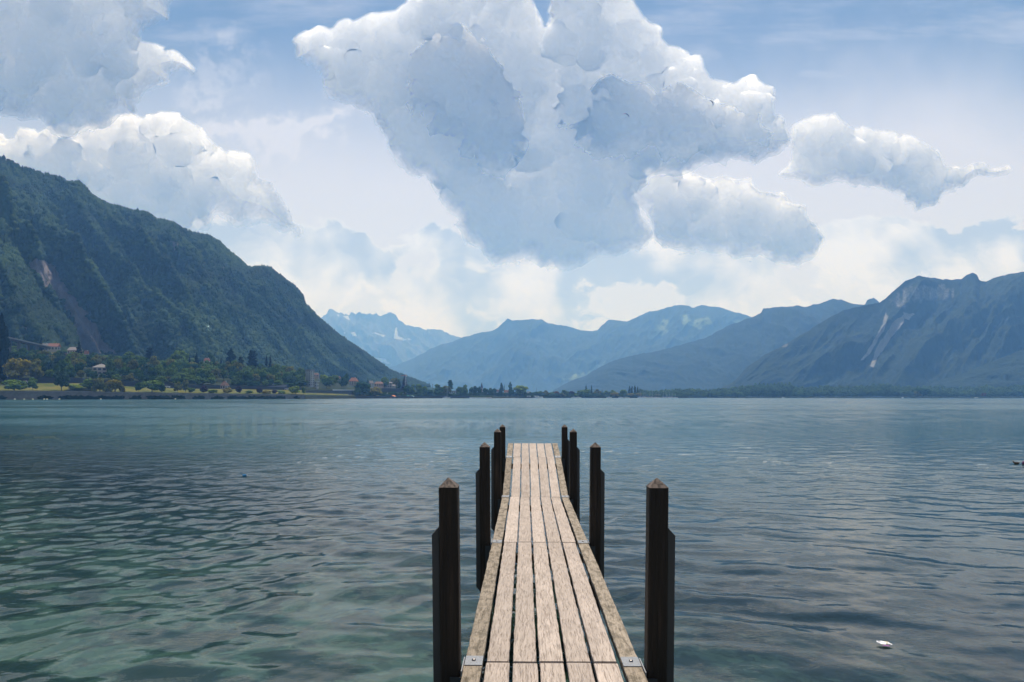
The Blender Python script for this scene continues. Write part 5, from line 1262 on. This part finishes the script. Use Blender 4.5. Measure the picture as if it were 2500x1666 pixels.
M_hull = surf('white hull', (.74, .74, .74), .35); M_hulld = surf('dark hull', (.05, .055, .065), .4); M_sailc = surf('sail cover', (.10, .14, .28), .8)
def hull_mb(L, B, H):
    n = 9; vs = []
    for i in range(n):
        u = i/(n-1); x = -L/2+L*u; b = B/2*(1-max(0, (u-.45)/.55)**2.2)*(.86+.14*min(1, u*4)); sh = H*(1+.18*u*u)
        vs += [(x, -b, sh), (x, -b*.72, -.25*H), (x, b*.72, -.25*H), (x, b, sh)]
    f = [(i*4+k, i*4+k+1, (i+1)*4+k+1, (i+1)*4+k) for i in range(n-1) for k in range(3)]+[(i*4+3, i*4, (i+1)*4, (i+1)*4+3) for i in range(n-1)]+[(0, 3, 2, 1), ((n-1)*4, (n-1)*4+1, (n-1)*4+2, (n-1)*4+3)]
    return MB().add(vs, f)
def boat(c, dist, L, label, mast=0., yaw=0., hull=None, cabin=True, group=None, cat='boat', name='moored_boat'):
    e = empty(name, ((c-1250)/F*dist, dist, 0), yaw); B = L*.28; H = L*.11
    hull_mb(L, B, H).build('hull', hull or M_hull, e)
    if cabin:
        MB().prism([(-L*.22, H), (L*.18, H*1.05), (L*.08, H*1.05+L*.09), (-L*.20, H+L*.10)], 1, -B*.32, B*.32).build('cabin', M_hull, e)
        MB().box(-L*.15, L*.05, -B*.33, B*.33, H+L*.035, H+L*.07).build('window', M_glass, e)
    if mast:
        MB().tube((L*.08, 0, H), (L*.08, 0, mast), L*.013, 6).build('mast', M_mast, e)
        MB().tube((L*.06, 0, H+L*.16), (-L*.36, 0, H+L*.15), L*.022, 6).build('boom', M_sailc, e)
    return tag(e, label, cat, group)
boat(1090, ds(1090)-14, 15, 'sailing boat with a bare mast moored in front of the white balcony house', 22, .1, cat='sailing boat', name='sailing_boat')
boat(1292, ds(1292)-8, 26, 'dark hulled passenger boat moored past the bright round tree', 0, 0, M_hulld)
boat(1312, ds(1312)-8, 26, 'long white passenger boat moored beside the dark hulled one', 0, 0)
for c, l in ((1401, 'white boat lying by the small round tree before the paired poplars'), (1412, 'white boat at the edge of the wide tree under the poplars'), (1487, 'white boat under the dull green tree before the marina'), (1516, 'white motor boat by the yellow-green tree at the marina entrance'), (1530, 'white motor boat under the clump of four poplars')):
    boat(c, ds(c)-6, 14, l, 0, .3*math.sin(c))
for i, c in enumerate((1563, 1571, 1576, 1585, 1592, 1601, 1608, 1619, 1625, 1634, 1640, 1649)):
    boat(c, ds(c)-rng.uniform(4, 22), rng.uniform(10, 15), 'white sailing yacht with a bare mast berthed in the marina row', rng.uniform(13, 19), rng.uniform(-.5, .5), group='yachts berthed in the marina', cat='yacht', name='yacht')
boat(1816, 1750, 9, 'small open motor boat with dark figures off the tall poplar wood', 0, .2, M_hulld, False, name='motor_boat')
boat(1912, 1780, 9, 'small white motor boat off the reed shore, bow raised', 0, .1, name='motor_boat')
boat(2013, 1790, 8, 'speedboat at the tip of a long white wake', 0, 0, M_hulld, name='speedboat')
d = 1790; o = MB(); x0 = (2011-1250)/F*d
vs = [(x0, d, .35)]; 
for q in range(12): vs += [(x0-4-q*3.4, d-.4-q*.18, .35+.25*math.sin(q*1.9)), (x0-4-q*3.4, d+.4+q*.18, .30)]
fs = [(0, 1, 2)]+[(1+2*q, 3+2*q, 4+2*q, 2+2*q) for q in range(11)]
vs += [(x, y, -.3) for x, y, z in vs]; nn_ = len(vs)//2
wk = MB().add(vs, fs+[tuple(v+nn_ for v in reversed(f)) for f in fs]).build('wake_foam', M_white); tag(wk, kind='stuff')
boat(2204, 1800, 9, 'lone white boat lying before the reeds near the tiny island', 0, .4)
boat(2383, 1830, 9, 'white boat at the reed edge beyond the tiny island', 0, -.3)
# mooring buoys in a line off the quay
def ball(name, r, mat, sq=1., n=10):
    vs = []; fs = []
    for i in range(n-1):
        th = math.pi*(i+1)/n
        for j in range(n): vs.append((r*math.sin(th)*math.cos(2*math.pi*j/n), r*math.sin(th)*math.sin(2*math.pi*j/n), r*sq*math.cos(th)))
    top = len(vs); vs += [(0, 0, r*sq), (0, 0, -r*sq)]
    for i in range(n-2):
        for j in range(n): fs.append((i*n+j, (i+1)*n+j, (i+1)*n+(j+1) % n, i*n+(j+1) % n))
    for j in range(n): fs += [(top, j, (j+1) % n), (top+1, (n-2)*n+(j+1) % n, (n-2)*n+j)]
    return MB().add(vs, fs).build(name, mat, smooth=True)
M_buoy = surf('pale yellow buoy', (.75, .70, .45), .5)
b0 = ball('mooring_buoy', .75, M_buoy, .8)
for i, c in enumerate((36, 59, 80, 108, 115, 145, 246, 428)):
    b = b0 if i == 0 else b0.copy()
    if i: C.objects.link(b)
    d = ds(c)-16-(i % 3)*4; b.location = ((c-1250)/F*d, d, .3); tag(b, 'small pale mooring buoy floating just off the stone quay', 'buoy', 'mooring buoys off the quay')
# ---------------------------------------------------------------- people, gliders, floating things
def person(name, joints, edges, radii, mat, loc, yaw=0., scale=1., label='', cat='person'):
    me = bpy.data.meshes.new(name); me.from_pydata(joints, edges, []); me.materials.append(mat); o = link(bpy.data.objects.new(name, me))
    sk = o.modifiers.new('skin', 'SKIN'); sub = o.modifiers.new('sub', 'SUBSURF'); sub.levels = 1; sub.render_levels = 1
    for v, r in zip(me.skin_vertices[0].data, radii): v.radius = (r, r)
    me.skin_vertices[0].data[0].use_root = True
    o.location = loc; o.rotation_euler.z = yaw; o.scale = (scale,)*3
    return tag(o, label, cat)
M_skin = surf('wetsuit and skin', None, .7, fn=lambda t, c: t.mix(t.ss(1.35, 1.5, t.sep(c)[2]), (.05, .05, .07), (.42, .26, .19)))
# standing paddler on a board
JS = [(0,0,.95),(0,0,1.2),(0,0,1.45),(0,0,1.54),(0,0,1.66),(0,0,1.76),(.10,0,.90),(.12,.03,.50),(.12,0,.06),(.13,-.1,.03),(-.10,0,.90),(-.12,.03,.50),(-.12,0,.06),(-.13,-.1,.03),(.19,0,1.43),(.27,-.12,1.18),(.18,-.32,1.05),(-.19,0,1.43),(-.27,-.14,1.2),(-.05,-.33,1.25)]
JE = [(0,1),(1,2),(2,3),(3,4),(4,5),(0,6),(6,7),(7,8),(8,9),(0,10),(10,11),(11,12),(12,13),(2,14),(14,15),(15,16),(2,17),(17,18),(18,19)]
JR = [.14,.13,.14,.06,.10,.07,.10,.07,.045,.04,.10,.07,.045,.04,.065,.048,.035,.065,.048,.035]
dp = EYE*F/(977.6-HZ); xp = (997-1250)/F*dp
person('person', JS, JE, JR, M_skin, (xp, dp, .14), .4, 1.05, 'person in dark clothes standing on a paddle board out on the lake')
pb = MB(); n = 14
vs = [(1.6*math.cos(2*math.pi*q/n), .38*math.sin(2*math.pi*q/n)*(1-.2*math.cos(2*math.pi*q/n)), z) for z in (.0, .12) for q in range(n)]
pb.add(vs, [tuple(range(n-1, -1, -1)), tuple(range(n, 2*n))]+[(q, (q+1) % n, (q+1) % n+n, q+n) for q in range(n)]); o = pb.build('paddle_board', M_white); o.location = (xp, dp, .01); tag(o, 'pale paddle board under the standing person on the lake', 'paddle board')
mb = MB(); mb.tube((-.12, -.36, 1.45), (.30, -.32, .05), .02, 6); mb.box(.25, .40, -.34, -.30, -.2, .12); o = mb.build('paddle', M_concd); o.location = (xp, dp, .14); tag(o, 'long dark paddle held by the person on the board', 'paddle')
# paragliders
JG = [(0,0,0),(0,.05,.30),(0,.08,.55),(0,.06,.64),(0,.05,.75),(0,.05,.84),(.10,-.2,.0),(.10,-.55,-.05),(.10,-.62,-.45),(-.10,-.2,.0),(-.10,-.55,-.05),(-.10,-.62,-.45),(.2,.05,.52),(.30,.0,.75),(.32,-.05,1.0),(-.2,.05,.52),(-.30,.0,.75),(-.32,-.05,1.0)]
GE = [(0,1),(1,2),(2,3),(3,4),(4,5),(0,6),(6,7),(7,8),(0,9),(9,10),(10,11),(2,12),(12,13),(13,14),(2,15),(15,16),(16,17)]
GR = [.17,.16,.15,.07,.11,.08,.11,.08,.05,.11,.08,.05,.07,.05,.04,.07,.05,.04]
def glider(cx_, cy_, pcx, pcy, d, span, roll, mats, labels):
    wp, pp = at(cx_, cy_, d), at(pcx, pcy, d)
    e = empty('paraglider', wp); e.rotation_euler = (0, roll, .15); R = span*.55; nseg = 14
    half = math.asin(min(.95, span/2/R))
    for part, (a0, a1) in enumerate(((-half, -half*.05), (-half*.05, half))):
        vs = []; fs = []; n = nseg//2+1
        for i in range(n):
            a = a0+(a1-a0)*i/(n-1); ch = 2.5*(1-.55*(abs(a)/half)**2.5); c0 = Vector((R*math.sin(a), 0, R*math.cos(a)-R)); nrm_ = Vector((math.sin(a), 0, math.cos(a)))
            for u, th in ((0, 0), (.25, .32), (1, 0), (.3, -.06)): vs.append(c0+Vector((0, -ch*.35+ch*u, 0))+nrm_*th)
        for i in range(n-1):
            for k in range(4): fs.append((i*4+k, i*4+(k+1) % 4, (i+1)*4+(k+1) % 4, (i+1)*4+k))
        fs += [(3, 2, 1, 0), ((n-1)*4, (n-1)*4+1, (n-1)*4+2, (n-1)*4+3)]
        MB().add(vs, fs).build('wing', mats[part], e, smooth=False)
    inv = (Matrix.Rotation(.15, 4, 'Z') @ Matrix.Rotation(roll, 4, 'Y')).inverted(); loc = inv @ (pp-wp)
    lb = MB()
    for a in (-.8, -.4, 0, .4, .8):
        lb.tube((R*math.sin(a*half), 0, R*math.cos(a*half)-R), loc+Vector((.25*np.sign(a), 0, .55)), .012, 4)
    lb.build('line', M_concd, e)
    tag(e, labels[0], 'paraglider')
    person('person', JG, GE, GR, surf('flying suit', (.08, .06, .08), .8), pp-Vector((0, 0, .4)), .2, 1.25, labels[1])
M_wb = surf('blue green wing', (.03, .13, .17), .6); M_wp = surf('pink wing', (.62, .40, .48), .6); M_wd = surf('dark wing', (.03, .07, .10), .6)
glider(1529, 278, 1528, 288, 1050, 11, .25, (M_wp, M_wb), ('paraglider wing half pale pink, half blue green, before the big cloud', 'person in a harness hanging under the pink and blue green wing'))
glider(1740, 250, 1729.5, 259, 1050, 9, 1.0, (M_wd, M_wd), ('steeply banked dark paraglider wing before the big cloud', 'person in a harness swinging out from the banked dark wing'))
# litter and birds on the water
def on_water(c, y):
    d = EYE*F/(y-HZ); return Vector(((c-1250)/F*d, d, 0)), d/F
M_lit = surf('white plastic film', (.85, .84, .86), .35); M_litp = surf('purple print', (.32, .10, .36), .4); M_lity = surf('yellowish plastic', (.62, .52, .30), .4)
p, S = on_water(2157, 1573); rl = np.random.RandomState(4)
def sheet(w, l, h, seed, nx=9, ny=6):
    r_ = np.random.RandomState(seed); X, Y = np.meshgrid(np.linspace(-w/2, w/2, nx), np.linspace(-l/2, l/2, ny)); Z = h*(.6+.8*r_.rand(ny, nx)); X = X+.012*r_.normal(size=X.shape); Y = Y+.012*r_.normal(size=X.shape)
    T = np.stack([X, Y, Z], -1).reshape(-1, 3); Bm = T.copy(); Bm[:, 2] -= .004; f = grid_faces(ny, nx); n = nx*ny
    mb = MB(); return mb.add(T.tolist()+Bm.tolist(), [tuple(q) for q in f]+[tuple(int(v)+n for v in q[::-1]) for q in f])
e = empty('litter_wrapper', p, -.1); e.scale = (.72, .72, .5)
a = sheet(22*S, .12, .018, 1).build('film', M_lit, e); a.location = (-6*S, 0, .012)
a = sheet(9*S, .07, .016, 2).build('crumpled_corner', M_lity, e); a.location = (8*S, .0, .012)
a = sheet(14*S, .035, .008, 3).build('printed_edge', M_litp, e); a.location = (0, -.075, .006)
a = sheet(7*S, .05, .018, 5).build('folded_end', M_lit, e); a.location = (14*S, -.02, .008)
tag(e, 'crumpled white plastic wrapper with a purple edge floating on the dark water', 'litter')
M_blue = surf('blue plastic', (.05, .22, .45), .2)
p, S = on_water(598, 1163); e = empty('bottle', p, .2); mb = MB(); mb.tube((-5.5*S, 0, .015), (2.5*S, 0, .02), .034, 12); mb.tube((2.5*S, 0, .02), (4*S, 0, .022), .034, 12, .014); mb.build('bottle_body', M_blue, e, smooth=False)
mb = MB(); mb.tube((4*S+.002, 0, .022), (5.5*S, 0, .022), .016, 10); mb.build('bottle_cap', M_white, e); tag(e, 'small blue plastic bottle drifting alone on the lake', 'bottle')
M_duck = surf('brown plumage', None, .8, fn=lambda t, c: t.mix(t.ss(.4, .6, t.noise(c, 22., 3, .6)), (.035, .022, .018), (.14, .09, .06)))
def duck(c, y, yaw, label, s=1.):
    p, S = on_water(c, y)
    J = [(-.02,0,.06),(-.14,0,.07),(-.22,0,.10),(.10,0,.07),(.15,0,.13),(.165,0,.19),(.20,0,.20),(.245,0,.19)]; E = [(0,1),(1,2),(0,3),(3,4),(4,5),(5,6),(6,7)]; R = [.085,.065,.02,.07,.035,.042,.028,.012]
    return person('duck', J, E, R, M_duck, p+Vector((0, 0, -.005)), yaw, s, label, 'duck')
duck(2481, 1133, 2.9, 'small brown duck swimming at the edge of the view', .5)
p, S = on_water(2505, 1136); b = ball('float', .12, surf('dark purple float', (.07, .012, .07), .35), .9); b.location = p+Vector((0, 0, .05)); tag(b, 'dark purple float bobbing beside the brown duck', 'float')
